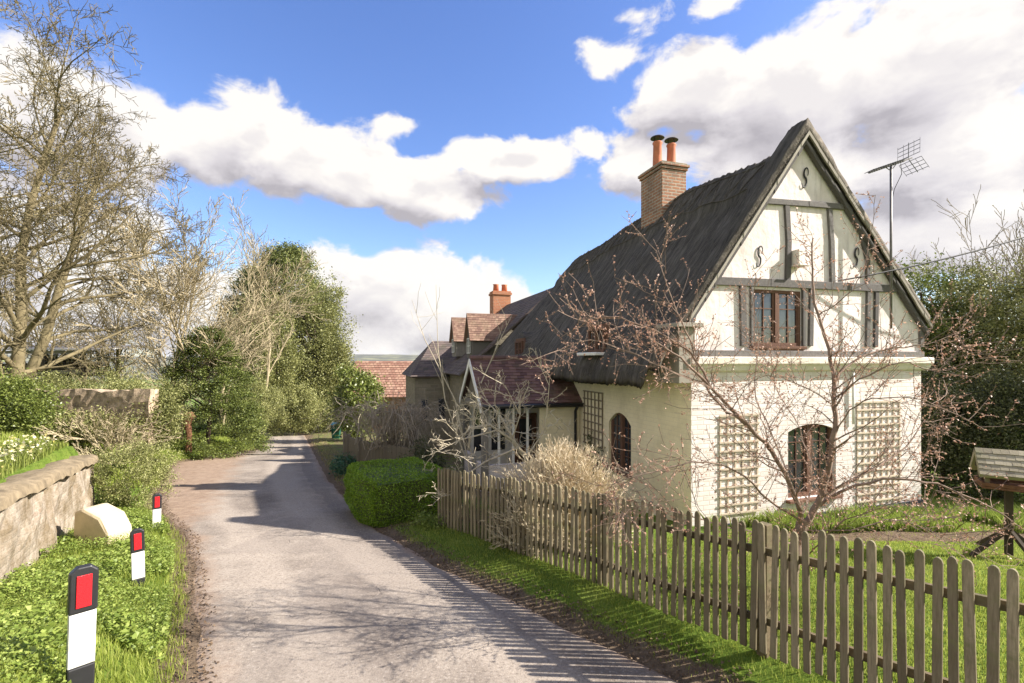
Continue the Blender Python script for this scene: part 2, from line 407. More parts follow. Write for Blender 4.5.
def groundmat():
    m = Mat('ground'); g = m.attr('grass'); n = m.noise(2.2, 9, .7)
    earth = m.ramp(m.noise(7, 8, .7), [(.3,(.10,.07,.045)),(.7,(.24,.18,.12))])
    grass = m.ramp(m.noise(.9, 9, .7), [(.3,(.07,.12,.015)),(.5,(.14,.21,.03)),(.72,(.24,.28,.06))])
    f = m.math('ADD', g, m.math('MULTIPLY', m.math('SUBTRACT', n, .5), 1.4))
    c = m.mix(m.ramp(f, [(.4,(0,0,0)),(.6,(1,1,1))]), earth, grass)
    m.color(c).set(Roughness=.95, Specular_IOR_Level=.1).bump(m.noise(14, 8, .7), 1.0, .06); return m.m
M['ground'] = groundmat()
def roadmat():
    m = Mat('road_surface'); e = m.attr('edge')       # 0 at centre, 1 at edges
    big = m.noise(.6, 9, .7); mid = m.noise(3, 8, .7); fine = m.noise(90, 3, .8)
    c = m.ramp(big, [(.36,(.20,.165,.13)),(.5,(.31,.262,.21)),(.62,(.41,.35,.28))])
    c = m.mix(m.ramp(mid, [(.45,(0,0,0)),(.75,(.55,.55,.55))]), c, (.19,.155,.12))
    ac = m.attr('across')
    tr = m.math('ADD', ac, m.math('MULTIPLY', m.math('SUBTRACT', m.noise(1.1, 6, .6), .5), .10))
    c = m.mix(m.ramp(tr, [(.16,(0,0,0)),(.24,(.75,.75,.75)),(.34,(.7,.7,.7)),(.40,(0,0,0)),(.60,(0,0,0)),(.66,(.75,.75,.75)),(.78,(.6,.6,.6)),(.84,(0,0,0))]), c, (.44,.375,.30))
    c = m.mix(m.ramp(tr, [(.855,(0,0,0)),(.865,(.55,.55,.55)),(.93,(.5,.5,.5)),(.96,(0,0,0))]), c, (.17,.145,.125))
    chips = m.noise(34, 3, .75)
    c = m.mix(m.ramp(chips, [(.36,(.6,.6,.6)),(.47,(0,0,0))]), c, (.14,.115,.095)); c = m.mix(m.ramp(chips, [(.56,(0,0,0)),(.68,(.7,.7,.7))]), c, (.52,.46,.39))
    # repaired patches
    v = m.N.new('ShaderNodeTexVoronoi'); v.distance = 'CHEBYCHEV'; v.inputs['Scale'].default_value = .42
    m.L.new(m.map((1,.6,1)), v.inputs['Vector'])
    sp = m.N.new('ShaderNodeSeparateColor'); m.L.new(v.outputs['Color'], sp.inputs[0])
    c = m.mix(m.ramp(sp.outputs[0], [(.66,(0,0,0)),(.67,(.25,.25,.25))]), c, (.23,.195,.165))
    # cracks
    w = m.N.new('ShaderNodeTexVoronoi'); w.feature = 'DISTANCE_TO_EDGE'; w.inputs['Scale'].default_value = .9
    dv = m.N.new('ShaderNodeVectorMath'); dv.operation = 'ADD'; m.L.new(m.tc.outputs['Object'], dv.inputs[0])
    nn = m.N.new('ShaderNodeTexNoise'); nn.inputs['Scale'].default_value = 2; nn.inputs['Detail'].default_value = 5; m.L.new(m.tc.outputs['Object'], nn.inputs['Vector']); m.L.new(nn.outputs['Color'], dv.inputs[1]); m.L.new(dv.outputs[0], w.inputs['Vector'])
    crack = m.math('MULTIPLY', m.ramp(w.outputs[0], [(.0,(1,1,1)),(.013,(0,0,0))]), m.ramp(m.noise(.7, 3), [(.56,(0,0,0)),(.66,(.6,.6,.6))]))
    c = m.mix(crack, c, (.07,.06,.05))
    ef = m.math('ADD', e, m.math('MULTIPLY', m.math('SUBTRACT', m.noise(1.8, 8, .7), .5), .9))
    c = m.mix(m.ramp(ef, [(.62,(0,0,0)),(.95,(.85,.85,.85))]), c, m.ramp(m.noise(6,7,.7), [(.35,(.24,.155,.10)),(.65,(.40,.29,.20))]))
    c = m.mix(m.ramp(fine, [(.35,(.35,.35,.35)),(.6,(0,0,0))]), c, (.12,.10,.09))
    m.color(c).set(Roughness=.92, Specular_IOR_Level=.2)
    m.bump(m.math('ADD', m.math('ADD', mid, m.math('MULTIPLY', fine, .25)), m.math('MULTIPLY', crack, -.7)), .7, .025); return m.m
M['road'] = roadmat()
def hillmat():
    m = Mat('hill'); n = m.noise(.012, 8, .65)
    m.color(m.ramp(n, [(.35,(.05,.055,.035)),(.5,(.09,.09,.055)),(.6,(.22,.22,.10)),(.75,(.30,.26,.16))])); return m.m
M['hill'] = hillmat()

# ------------------------------------------------------------------ terrain
XR = ([-30,-5,0,2,3.58,4.24,6.27,8.07,13.7,23.4,36.4,44,60,90], [20,6.3,3.4,2.25,1.33,.78,-.94,-2.2,-5.2,-9.7,-15.7,-21,-36,-70])
XL = ([-30,-5,0,3.58,5.1,7.45,10,14.7,18,20.5,23.4,30.7,36.4,44,60,90], [16,2.8,-.15,-2.4,-3.4,-5.03,-7.4,-10.6,-12.6,-12.4,-12.5,-15.6,-18.9,-25,-41,-76])
FE = ([-30,-3,1.5,2.47,3.03,3.39,4.16,5.1,6.0,8.0,9.5], [24,6.6,3.2,2.62,2.20,2.0,1.50,.92,.32,-1.2,-2.3])
def sstep(a, b, x):
    t = np.clip((x-a)/(b-a), 0, 1); return t*t*(3-2*t)
def base(y):
    y = np.asarray(y, float)
    r = -2.05-.1*y; t = np.maximum(y-38, 0)
    r = np.where(y > 38, -5.85-.1*t-.0035*np.minimum(t,90)**2-.3*np.maximum(t-90,0)*0, r)
    return np.maximum(r, -42)
def G(x, y):
    x = np.asarray(x, float); y = np.asarray(y, float); b = base(y)
    xr = np.interp(y, *XR); xl = np.interp(y, *XL)
    # right
    up = np.clip(.34-.03*y, .08, .5); dr = x-xr
    hr = up*sstep(0, .95, dr)*.9+up*.1*sstep(0,.2,dr)
    fx = np.interp(y, *FE); hr = hr + .08*sstep(0, 1.2, x-fx)*(y < 11)
    # left
    dl = xl-x
    amt = np.interp(y, [-5,2,2.67,4,5.3,9,14], [.8,.8,.62,.3,.14,.1,.3])
    hl = amt*sstep(0, 1.0, dl)
    xw = -5.45-.6375*(y-4.84)
    plat = np.interp(y, [-20,5,11,13,19,30,50], [-1.35,-1.45,-1.7,-1.95,-3.25,-4.5,-6.4])
    behind = np.where(y < 9.2, sstep(-.02, .10, xw-x), sstep(.8, 3.2, dl))*(y < 42)
    zl = (b+hl)*(1-behind)+np.maximum(plat, b+hl)*behind
    z = np.where(dl > 0, zl, np.where(dr > 0, b+hr, b))
    z = z + np.where((dl > .2) | (dr > .2), .02*np.sin(x*3.1+y*1.3)*np.sin(y*2.7-x), 0)*(y<30)
    return z
def g(x, y): return float(G(x, y))
def ground_sheet():
    ys = np.concatenate([np.arange(-14,1,.5), np.arange(1,14,.12), np.arange(14,50,.4), np.geomspace(50,400,40), [600,900,1500,3000,6000]])
    xs = np.concatenate([-np.geomspace(6000,26,26), np.arange(-25,-12,.4), np.arange(-12,8,.12), np.arange(8,25,.5), np.geomspace(26,6000,26)])
    X, Y = np.meshgrid(xs, ys); Z = G(X, Y)
    xr = np.interp(Y, *XR); xl = np.interp(Y, *XL)
    inside = (X > xl) & (X < xr) & (Y < 50); dins = np.minimum(X-xl, xr-X)
    Z = np.where(inside, Z-.05*np.clip(dins/.25, 0, 1)-.0, Z)
    V = np.stack([X, Y, Z], -1).reshape(-1, 3); ny, nx = X.shape
    i = np.arange(ny-1)[:,None]*nx+np.arange(nx-1)[None]; i = i.ravel()
    F = np.stack([i, i+1, i+nx+1, i+nx], -1)
    o = np_mesh('ground', V, F, M['ground'], smooth=True); tag(o, kind='structure')
    # grass cover: 1 grass, 0 earth
    dr = X-xr; dl = xl-X
    gr = np.where(dr > 0, np.clip((dr-.10)/.30, 0, 1), np.where(dl > 0, np.clip((dl-.05)/.4, 0, 1), 0))
    gr = np.where((Y > 6.55) & (Y < 7.2) & (X > 3.6), .15, gr)
    gr = np.where((Y > 8) & (dr > .3) & (X < 2), .45, gr)
    a = o.data.attributes.new('grass', 'FLOAT', 'POINT'); a.data.foreach_set('value', gr.ravel().astype(np.float32))
ground_sheet()
def road_sheet():
    ys = np.concatenate([np.arange(-14,1,.5), np.arange(1,14,.15), np.arange(14,60,.5)]); K = 31
    t = np.linspace(0, 1, K); Y = np.repeat(ys[:,None], K, 1)
    xr = np.interp(ys, *XR); xl = np.interp(ys, *XL)
    wob = .05*np.sin(ys*3.3)+.04*np.sin(ys*7.1+1)
    X = (xl+wob)[:,None]*(1-t)+(xr-wob*.7)[:,None]*t
    Z = base(Y)+.006
    Z[:,0] -= .03; Z[:,-1] -= .03
    V = np.stack([X, Y, Z], -1).reshape(-1,3); ny = len(ys)
    i = (np.arange(ny-1)[:,None]*K+np.arange(K-1)[None]).ravel(); F = np.stack([i,i+1,i+K+1,i+K], -1)
    o = np_mesh('road', V, F, M['road'], smooth=True); tag(o, kind='structure')
    e = np.maximum(1-(X-xl[:,None])/1.0, 1-(xr[:,None]-X)/.55)
    xm = np.interp(Y, [0,7,10,18,21,25], [-9,-5,-6.2,-10.2,-11.6,-13]) # left of this the pull-in is dusty earth
    e = np.maximum(e, np.where((Y>7)&(Y<24), np.clip(.75+(xm-X)*.6, 0, 1.1), 0)); e = np.clip(e, 0, 1.2)
    a = o.data.attributes.new('edge', 'FLOAT', 'POINT'); a.data.foreach_set('value', e.ravel().astype(np.float32))
    a2 = o.data.attributes.new('across', 'FLOAT', 'POINT'); a2.data.foreach_set('value', np.tile(t, len(ys)).astype(np.float32))
road_sheet()
def hills():
    xs = np.linspace(-4500, 4500, 160); ys = np.linspace(500, 3200, 24)
    X, Y = np.meshgrid(xs, ys)
    t = (Y-500)/2700
    Z = -45 + 66*sstep(.15, .55, t) + 12*np.sin(X*.0016+1)*t + 6*np.sin(X*.006)*t + nr.normal(0, 2.2, X.shape)*t
    V = np.stack([X,Y,Z],-1).reshape(-1,3); ny,nx = X.shape
    i = (np.arange(ny-1)[:,None]*nx+np.arange(nx-1)[None]).ravel(); F = np.stack([i,i+1,i+nx+1,i+nx],-1)
    tag(np_mesh('hills', V, F, M['hill'], smooth=True), kind='structure')
hills()

# ------------------------------------------------------------------ foliage makers
def leaf_quads(P, size, up=0.0, aspect=.55, dirs=None):
    n = len(P); nrm = nr.normal(size=(n,3)); nrm[:,2] = np.abs(nrm[:,2])*(1+up*3)+up
    nrm /= np.linalg.norm(nrm, axis=1, keepdims=True)
    a = dirs if dirs is not None else nr.normal(size=(n,3))
    a = a - nrm*np.sum(a*nrm, 1, keepdims=True); a /= np.linalg.norm(a, axis=1, keepdims=True)+1e-9
    b = np.cross(nrm, a); s = (size*nr.uniform(.6,1.35,n))[:,None]
    fold = nrm*s*.18
    V = np.stack([P-a*s*.5, P+b*s*aspect*.5+fold, P+a*s*.5, P-b*s*aspect*.5+fold], 1).reshape(-1,3)
    F = np.arange(4*n).reshape(-1,4)
    return V, F
def clump_points(c, rad, nclump, per, cr, shell=.55, zmin=-1.0, cone=0):
    c = np.array(c, float); rad = np.array(rad, float)
    d = nr.normal(size=(nclump*2,3)); d /= np.linalg.norm(d, axis=1, keepdims=True)
    d = d[d[:,2] > zmin][:nclump]; r = nr.uniform(shell, 1.0, len(d))**.7
    C = d*r[:,None]*(1+.16*np.sin(d[:,0:1]*7+c[0])*np.sin(d[:,1:2]*6+c[1])*1.4)
    if cone: C[:,:2] *= np.clip(1-cone*(C[:,2:3]*.5+.5), .08, 1)
    C = C*rad+c
    k = nr.integers(int(per*.5), int(per*1.5), len(C)); idx = np.repeat(np.arange(len(C)), k)
    P = C[idx] + nr.normal(size=(len(idx),3))*cr*nr.uniform(.5,1.2,len(C))[idx][:,None]
    return P
def leafy(name, label, cat, base_xy, H, rx, ry, mat, nclump=160, per=70, cr=.25, leaf=.09, shell=.5, cone=0, zmin=-1, up=.1, trunk=True, group=None, low=0.02, bark='bark_dark', zb=None):
    x, y = base_xy; z = g(x, y)-.05 if zb is None else zb
    root = empty(name, (x,y,z), label=label, cat=cat, group=group)
    c = (x, y, z+H*(.5+low/2)); rad = (rx, ry, H*.5*(1-low))
    if cone:
        h = nr.uniform(0, 1, nclump)**1.25; th = nr.uniform(0, 6.283, nclump); rr_ = (1-h)**(.45+cone*.5)*nr.uniform(shell, 1.05, nclump)**.6*(1+.10*np.sin(th*5+h*9))
        C = np.stack([x+rr_*rx*np.cos(th), y+rr_*ry*np.sin(th), z+.1+h*H*.97-.12*rr_*rx], -1)
        idx = np.repeat(np.arange(nclump), nr.integers(int(per*.5), int(per*1.5), nclump))
        off = nr.normal(size=(len(idx),3))*cr*nr.uniform(.6,1.2,nclump)[idx][:,None]; off[:,2] *= .55
        out_ = np.stack([np.cos(th), np.sin(th), -.25+0*th],-1)[idx]*np.abs(nr.normal(size=(len(idx),1)))*cr*1.3
        P = C[idx]+off+out_
    else: P = clump_points(c, rad, nclump, per, cr, shell, zmin, cone)
    P = P[P[:,2] > G(P[:,0], P[:,1])+.01]
    V, F = leaf_quads(P, leaf, up)
    np_mesh('crown', V, F, M[mat], root)
    if trunk:
        mb = MB(); rr = max(.04, H*.02)
        mb.tube([(x,y,z-.1),(x+.03*H,y,z+H*.35),(x-.02*H,y,z+H*.85)], [rr, rr*.7, rr*.2], 7)
        for k in range(9):
            a = rng.uniform(0,6.28); h = rng.uniform(.15,.6)*H
            q = (x+math.cos(a)*rx*.75, y+math.sin(a)*ry*.75, z+h+H*.18)
            mb.tube([(x,y,z+h),((x+q[0])/2,(y+q[1])/2,z+h+H*.12),q], [rr*.45,rr*.3,rr*.08], 5)
        mb.build('trunk', M[bark], root, smooth=True, world=True)
    return root
class Wood:
    """recursive bare branches, thick ones and thin ones collected apart; tips kept for buds"""
    def __init__(s, seed): s.r = random.Random(seed); s.thick = MB(); s.thin = MB(); s.tips = []
    def rnd(s, k=1): return Vector((s.r.gauss(0,1), s.r.gauss(0,1), s.r.gauss(0,1)))*k
    def limb(s, pts, r0, r1, lv=0, sub=None):
        pts = [Vector(p) for p in pts]
        n = len(pts); rad = [r0+(r1-r0)*i/(n-1) for i in range(n)]
        (s.thick if r0 > s.cut else s.thin).tube(pts, rad, 8 if r0 > .05 else (5 if r0 > .012 else 3), cap=False)
        return pts, rad
    cut = .02
    def grow(s, p, d, L, r, lv, P):
        n = P.get('seg', 5) if lv < P['levels'] else 3
        d = d.normalized(); pts = [p.copy()]; q = p.copy(); dd = d.copy()
        for i in range(n):
            dd = (dd + s.rnd(P['wob']) + Vector((0,0,P['trop'][min(lv,len(P['trop'])-1)]))).normalized()
            q = q + dd*(L/n); pts.append(q.copy())
        r1 = r*P.get('taper', .3); s.limb(pts, r, max(r1, P['rmin']))
        if lv >= P['levels']:
            s.tips.append((pts[-1].copy(), dd.copy())); s.tips.append((pts[-2].copy(), dd.copy())); return
        k = P['kids'][lv]
        for j in range(k):
            t = P.get('t0', .25)+(1-P.get('t0', .25))*(j+s.r.random())/k; t = min(t, .99)
            f = t*n; i = min(int(f), n-1); a = pts[i].lerp(pts[i+1], f-i); ax = (pts[i+1]-pts[i]).normalized()
            side = ax.cross(s.rnd()).normalized()
            ang = R(s.r.uniform(*P['ang'])); nd = ax*math.cos(ang)+side*math.sin(ang)
            rr = max(P['rmin'], r*(1-t*.7)*P.get('rk', .55)); LL = L*s.r.uniform(*P['len'])*(1-t*.35)
            s.grow(a, nd, LL, rr, lv+1, P)
def buds(tips, n, spread, size, k=1.0):
    idx = [rng.randrange(len(tips)) for _ in range(n)]
    P = np.array([tuple(tips[i][0]-tips[i][1]*spread*rng.random()**2) for i in idx]) + nr.normal(0, .006*k, (n,3))
    return leaf_quads(P, size, .1, .6)

# ------------------------------------------------------------------ the cottage
P0 = Vector((2.8, 7.5)); YAW = math.atan2(.298, .954); cu, su = math.cos(YAW), math.sin(YAW)
ZB = -2.75; SH = (0, 0, -ZB)
def to_local(x, y): dx, dy = x-P0.x, y-P0.y; return dx*cu+dy*su, -dx*su+dy*cu
def to_world(u, v): return P0.x+u*cu-v*su, P0.y+u*su+v*cu
CL = to_local(0, 0)
def on_gable(px, py, v=0.0):       # where a sight line meets the plane v
    s = (px-512)/480; t = (360-py)/480; du, dv = s*cu+su, -s*su+cu
    k = (v-CL[1])/dv; return CL[0]+du*k, t*k
def on_side(px, py, u=0.0):
    s = (px-512)/480; t = (360-py)/480; du, dv = s*cu+su, -s*su+cu
    k = (u-CL[0])/du; return CL[1]+dv*k, t*k
cot = empty('thatched_cottage', (P0.x, P0.y, ZB), YAW, label='white timber framed cottage with steep dark thatched roof and tiled porch', cat='cottage')
def hp(mb, name, mat, parent=cot, **k): return mb.build(name, M[mat] if isinstance(mat, str) else mat, parent, shift=SH, **k)
VO = .10
W = on_gable(921, 400)[0]; AU, ZA = on_gable(808, 121, -VO); UL, ZL = on_gable(687, 309, -VO); UR, ZR = on_gable(931, 316, -VO)
SLL = (ZA-ZL)/(AU-UL); SLR = (ZA-ZR)/(UR-AU)
def zver_(u): return ZA-(SLL*(AU-u) if u < AU else SLR*(u-AU))
ZJ = .10                      # first floor line
DEP = 10.3
def holed(mb, axis, const, a0, a1, z0, z1, holes, depth, inward):
    """rectangular wall face with openings and reveals; axis 'u': plane v=const, axis 'v': plane u=const"""
    A = sorted({a0, a1, *[h[0] for h in holes], *[h[1] for h in holes]}); Z = sorted({z0, z1, *[h[2] for h in holes], *[h[3] for h in holes]})
    P = (lambda a, z, d=0: (a, const+d, z)) if axis == 'u' else (lambda a, z, d=0: (const+d, a, z))
    for i in range(len(A)-1):
        for j in range(len(Z)-1):
            ca, cz = (A[i]+A[i+1])/2, (Z[j]+Z[j+1])/2
            if any(h[0] < ca < h[1] and h[2] < cz < h[3] for h in holes): continue
            mb.add([P(A[i],Z[j]),P(A[i+1],Z[j]),P(A[i+1],Z[j+1]),P(A[i],Z[j+1])], [(0,1,2,3)])
    for (b0,b1,c0,c1) in holes:
        d = depth*inward
        for e in (((b0,c0),(b1,c0)),((b1,c0),(b1,c1)),((b1,c1),(b0,c1)),((b0,c1),(b0,c0))):
            mb.add([P(*e[0]),P(*e[1]),P(*e[1],d),P(*e[0],d)], [(0,1,2,3)])
# gable ground floor wall
lw = (*[on_gable(788,0)[0], on_gable(836,0)[0]], on_gable(812,497)[1], on_gable(812,424)[1])
mb = MB(); holed(mb, 'u', 0, 0, W, -3.2, ZJ, [lw], .16, 1)
mb.add([(W,0,-3.2),(W,DEP,-3.2),(W,DEP,ZJ+.2),(W,0,ZJ+.2)], [(0,1,2,3)]); mb.add([(0,DEP,-3.4),(W,DEP,-3.4),(W,DEP,.1),(0,DEP,.1)], [(3,2,1,0)])
hp(mb, 'wall', 'white_brick')['label'] = 'whitewashed brick ground floor wall under the gable'
# side wall
sv0, st = on_side(609, 414); sv1, sb = on_side(631, 471)
a0, a1 = min(sv0,sv1), max(sv0,sv1); zt = on_side(620,413)[1]; zb_ = on_side(620,470)[1]
sw = (a0, a1, zb_, zt)
mb = MB(); holed(mb, 'v', 0, 0, DEP, -3.6, .2, [sw], .14, 1)
hp(mb, 'wall', 'cream_side')['label'] = 'cream rendered side wall facing the lane'
# spandrels above the arched window heads
def arch_fill(axis, const, h, rise, inward, mat):
    mb = MB(); n = 10; b0,b1,c0,c1 = h; P = (lambda a,z: (a,const,z)) if axis=='u' else (lambda a,z: (const,a,z))
    D = (0,.1*inward,0) if axis=='u' else (.1*inward,0,0)
    for i in range(n):
        s0, s1 = i/n, (i+1)/n
        za = c1-rise*(2*s0-1)**2; zc = c1-rise*(2*s1-1)**2
        mb.prism([P(b0+(b1-b0)*s0,za),P(b0+(b1-b0)*s1,zc),P(b0+(b1-b0)*s1,c1+.001),P(b0+(b1-b0)*s0,c1+.001)], D)
    hp(mb, 'window_arch', mat)
arch_fill('u', .003, lw, .12, 1, 'white_brick'); arch_fill('v', .003, sw, .22, 1, 'cream_side')
# plaster gable: rectangular storey + triangle
uw = (on_gable(753,0)[0], on_gable(802,0)[0], on_gable(777,346)[1], on_gable(777,290)[1])
ZE = .62
mb = MB(); holed(mb, 'u', .03, uw[0]-.05, uw[1]+.05, ZJ, uw[3]+.03, [uw], .12, 1)
zp = lambda u: zver_(u)-.16; e0_, e1_, zt_ = uw[0]-.05, uw[1]+.05, uw[3]+.03
for poly_ in ([(0,ZJ),(e0_,ZJ),(e0_,zp(e0_)),(0,zp(0))], [(e0_,zt_),(e1_,zt_),(e1_,zp(e1_)),(AU,zp(AU)),(e0_,zp(e0_))] if e1_ < AU else [(e0_,zt_),(e1_,zt_),(e1_,zp(e1_)),(AU,zp(AU)),(e0_,zp(e0_))], [(e1_,ZJ),(W,ZJ),(W,zp(W)),(AU,zp(AU)),(e1_,zp(e1_))] if e1_ < AU else [(e1_,ZJ),(W,ZJ),(W,zp(W)),(e1_,zp(e1_))]):
    mb.add([(a_,.03,z_) for a_, z_ in poly_], [tuple(range(len(poly_)))])
hp(mb, 'wall', 'plaster')['label'] = 'off white plastered timber framed gable'
# beams (traced on the gable face)
beams = []
def beam(pts, w, v=-.012, d=.05):
    mb = MB(); q = [on_gable(*p) for p in pts]
    for i in range(len(q)-1):
        (a,za),(b,zb2) = q[i], q[i+1]; L = math.hypot(b-a, zb2-za); nx, nz = -(zb2-za)/L*w/2, (b-a)/L*w/2
        e = .004 if i else 0
        mb.prism([(a-nx,v-e,za-nz),(b-nx,v-e,zb2-nz),(b+nx,v-e,zb2+nz),(a+nx,v-e,za+nz)], (0,d,0))
    hp(mb, 'beam', 'beam', bevel=.006)
beam([(765,201),(808,204),(854,208)], .095, -.02)
beam([(716,281),(770,283),(830,286),(896,289)], .13, -.02)
for pts, w in (([(787,204),(789,240),(788,281)],.10),([(830,208),(832,240),(833,287)],.095),([(862,235),(868,260),(868,288)],.08),
               ([(743,286),(744,346)],.12),([(812,289),(811,346)],.09),([(869,291),(868,347)],.09),([(877,292),(876,347)],.09),
               ([(692,300),(692,347)],.10),([(922,322),(922,347)],.10),([(752,286),(752,346)],.05),([(804,288),(804,346)],.06)):
    beam(pts, w)
mb = MB(); mb.box((-.02,-.05,.05),(W+.02,.06,.155)); hp(mb, 'beam', 'beam', bevel=.01)
# moulded cornice band
mb = MB()
prof = [(.0,-.20),(-.07,-.17),(-.10,-.10),(-.15,-.06),(-.15,.04),(-.06,.052),(0,.052)]
p3 = [(-.10, v, z) for v, z in prof]; mb.prism(p3, (W+.22, 0, 0)); hp(mb, 'cornice', 'cornice', bevel=.006)
mb = MB(); mb.box((-.0,-.03,-3.3),(W+.03,.0-.003,-2.62)); hp(mb, 'plinth', 'plinth', bevel=.01)
# iron wall ties
sm = MB(); spts = []
for i in range(25):
    t = i/24
    if t < .5: a = R(-20)+R(250)*(t/.5); spts.append((.05*math.cos(a)*1.0, 0, .09+.085*math.sin(a)))
    else: a = R(50)-R(250)*((t-.5)/.5)+0; spts.append((.05*math.cos(a), 0, -.085+.085*math.sin(a)))
spts = []
for i in range(31):
    t = i/30
    if t < .5: a = R(-25+295*(t*2)); spts.append((.045*math.cos(a)+.005, 0, .075+.075*math.sin(a)))
    else: a = R(90-250*(t*2-1)); spts.append((.045*math.cos(a)-.005, 0, -.075+.075*math.sin(a)))
sm.tube(spts, [.007+.012*(1-abs(i/15-1)) for i in range(31)], 6)
tie0 = None
for px, py in ((807,177),(761,256),(858,257)):
    u, z = on_gable(px, py, -.02)
    if tie0 is None: tie0 = sm.build('iron_tie', M['iron'], cot, smooth=True); t_ = tie0
    else: t_ = tie0.copy(); col.objects.link(t_)
    t_.location = (u, .012, z-ZB); t_.rotation_euler = (0, R(10), 0); t_.scale = (1.0,.6,1.15)
# little box vent
u, z = on_gable(795, 258); mb = MB(); mb.box((u-.07,-.14,z-.13),(u+.05,.03,z+.12)); mb.box((u-.09,-.17,z-.16),(u+.12,.03,z-.13)); hp(mb, 'vent_box', 'cornice', bevel=.01)
# windows
def window(axis, const, h, cols, rows, parent=cot, arch=0, wood='window_wood', fw=.055, depth=.08, inward=1, sill=True, casements=2, leadm='lead'):
    b0,b1,c0,c1 = h
    P = (lambda a,d,z: (a,const+d*inward,z)) if axis=='u' else (lambda a,d,z: (const+d*inward,a,z))
    f = MB(); bx = lambda m,a,b,c,d,e,g_: m.box(P(a,e,c), P(b,g_,d))
    e0, e1 = depth-.05, depth+.01
    bx(f,b0,b0+fw,c0,c1,e0,e1); bx(f,b1-fw,b1,c0,c1,e0,e1); bx(f,b0+fw,b1-fw,c0,c0+fw,e0,e1); bx(f,b0+fw,b1-fw,c1-fw,c1,e0,e1)
    for k in range(1, casements):
        m_ = b0+(b1-b0)*k/casements; bx(f,m_-fw*.6,m_+fw*.6,c0+fw,c1-fw,e0-.004,e1)
    fr = hp(f, 'window', wood, parent, bevel=.004)
    gl = MB(); bx(gl,b0+fw,b1-fw,c0+fw,c1-fw,depth-.018,depth-.008); hp(gl, 'pane', 'glass', fr)
    ld = MB()
    for k in range(casements):
        x0 = b0+(b1-b0)*k/casements+fw*.8; x1 = b0+(b1-b0)*(k+1)/casements-fw*.8
        bx(ld,x0,x0+.028,c0+fw,c1-fw,e0+.012,e1-.02); bx(ld,x1-.028,x1,c0+fw,c1-fw,e0+.012,e1-.02)
        for q in range(1, cols): xx = x0+(x1-x0)*q/cols; bx(ld,xx-.008,xx+.008,c0+fw,c1-fw,e0+.014,e0+.03)
        for q in range(1, rows): zz = c0+(c1-c0)*q/rows; bx(ld,x0,x1,zz-.008,zz+.008,e0+.016,e0+.032)
    hp(ld, 'glazing_bars', wood, fr)
    if sill:
        s_ = MB(); bx(s_,b0-.05,b1+.05,c0-.05,c0-.003,-.09,depth-.03); hp(s_, 'sill', wood, fr, bevel=.006)
    return fr
w1 = window('u', .03, uw, 2, 3, depth=.05)
# small box under the oriel sill
mb = MB(); b0,b1,c0,c1 = uw; mb.prism([(b0-.02,-.05,c0-.053),(b1+.02,-.05,c0-.053),(b1-.04,-.01,c0-.11),(b0+.04,-.01,c0-.11)], (0,.05,0)); hp(mb,'sill_bracket','window_wood', w1)
window('u', 0, lw, 2, 4, depth=.12, fw=.075)['label'] = 'arched brown casement window in the white wall'
window('v', 0, sw, 2, 4, depth=.10, fw=.06)['label'] = 'small dark arched window in the cream side wall'
# pipe on gable
u,_ = on_gable(851,400); mb = MB(); mb.tube([(u,-.04,on_gable(851,424)[1]),(u,-.04,-.2)], .022, 8); hp(mb,'pipe','white_paint', smooth=True)
# barge boards
def barge(side):
    uend = UL+.03 if side < 0 else UR
    for nm, mt, top, dep_, v_, th_ in (('barge_board','barge',.17,.07,-VO-.03,.03), ('rafter','beam',.268,.10,-VO+.03,VO-.02)):
        mb = MB(); n = 14
        for i in range(n):
            ua = AU+(uend-AU)*i/n; ub = AU+(uend-AU)*(i+1)/n; za = zver_(ua)-top; zc = zver_(ub)-top; j = .006*math.sin(i*1.7)
            mb.prism([(ua,v_+j,za),(ub,v_+j,zc),(ub,v_+j,zc-dep_),(ua,v_+j,za-dep_)], (0,th_,0))
        hp(mb, nm, mt)
barge(-1); barge(1)
mb = MB(); mb.box((-.30,-.10,-.36),(-.004,.45,.50)); mb.box((-.36,-.17,.503),(.10,.40,.57)); hp(mb,'eaves_box','barge', bevel=.008)
# thatch: a height field over (u,v) with raised verge, ridge cap, hip and two eyebrows
EYES = ((2.45, .62), (7.5, .55))
def thatch_top(U, V):
    left = U < AU
    zr = np.interp(V, [.4,3,5,7.5,9.4,11], [3.62,3.80,3.72,3.52,3.42,3.4])
    z = np.where(left, zr-(zr+.19)/2.92*(AU-U), zr-1.08*(U-AU))
    hip = zr+.15-(V-9.3)*1.9
    k = .18
    zz = -k*np.log(np.exp(-(z)/k)+np.exp(-(hip)/k))     # soft minimum
    for vc, top in EYES:
        eb = top+.28-((V-vc)/.62)**2*.75
        ok = (U > -.34) & (np.abs(V-vc) < 1.1) & left
        eb2 = np.where(ok, eb, -99)
        kk = .10; m_ = np.maximum(zz, eb2); zz = np.where(ok, m_+kk*np.log(np.exp((zz-m_)/kk)+np.exp((eb2-m_)/kk)), zz)
    vg = 1-sstep(.25, .42, V)
    zver = np.where(left, ZA-.07*(np.abs(U-AU)<.55)-SLL*(AU-U), ZA-.07*(np.abs(U-AU)<.55)-SLR*(U-AU))
    zz = zz*(1-vg)+np.maximum(zver, zz)*vg
    cap = 1-sstep(.55, .60, np.abs(U-AU)+.05*np.abs(np.sin(V*3.5)))
    zz = zz+.11*cap
    rough = .020*np.sin(V*2.1+U*1.1)+.008*np.sin(V*11+np.sin(U*3))+nr.normal(0,.011,U.shape)
    return zz+rough
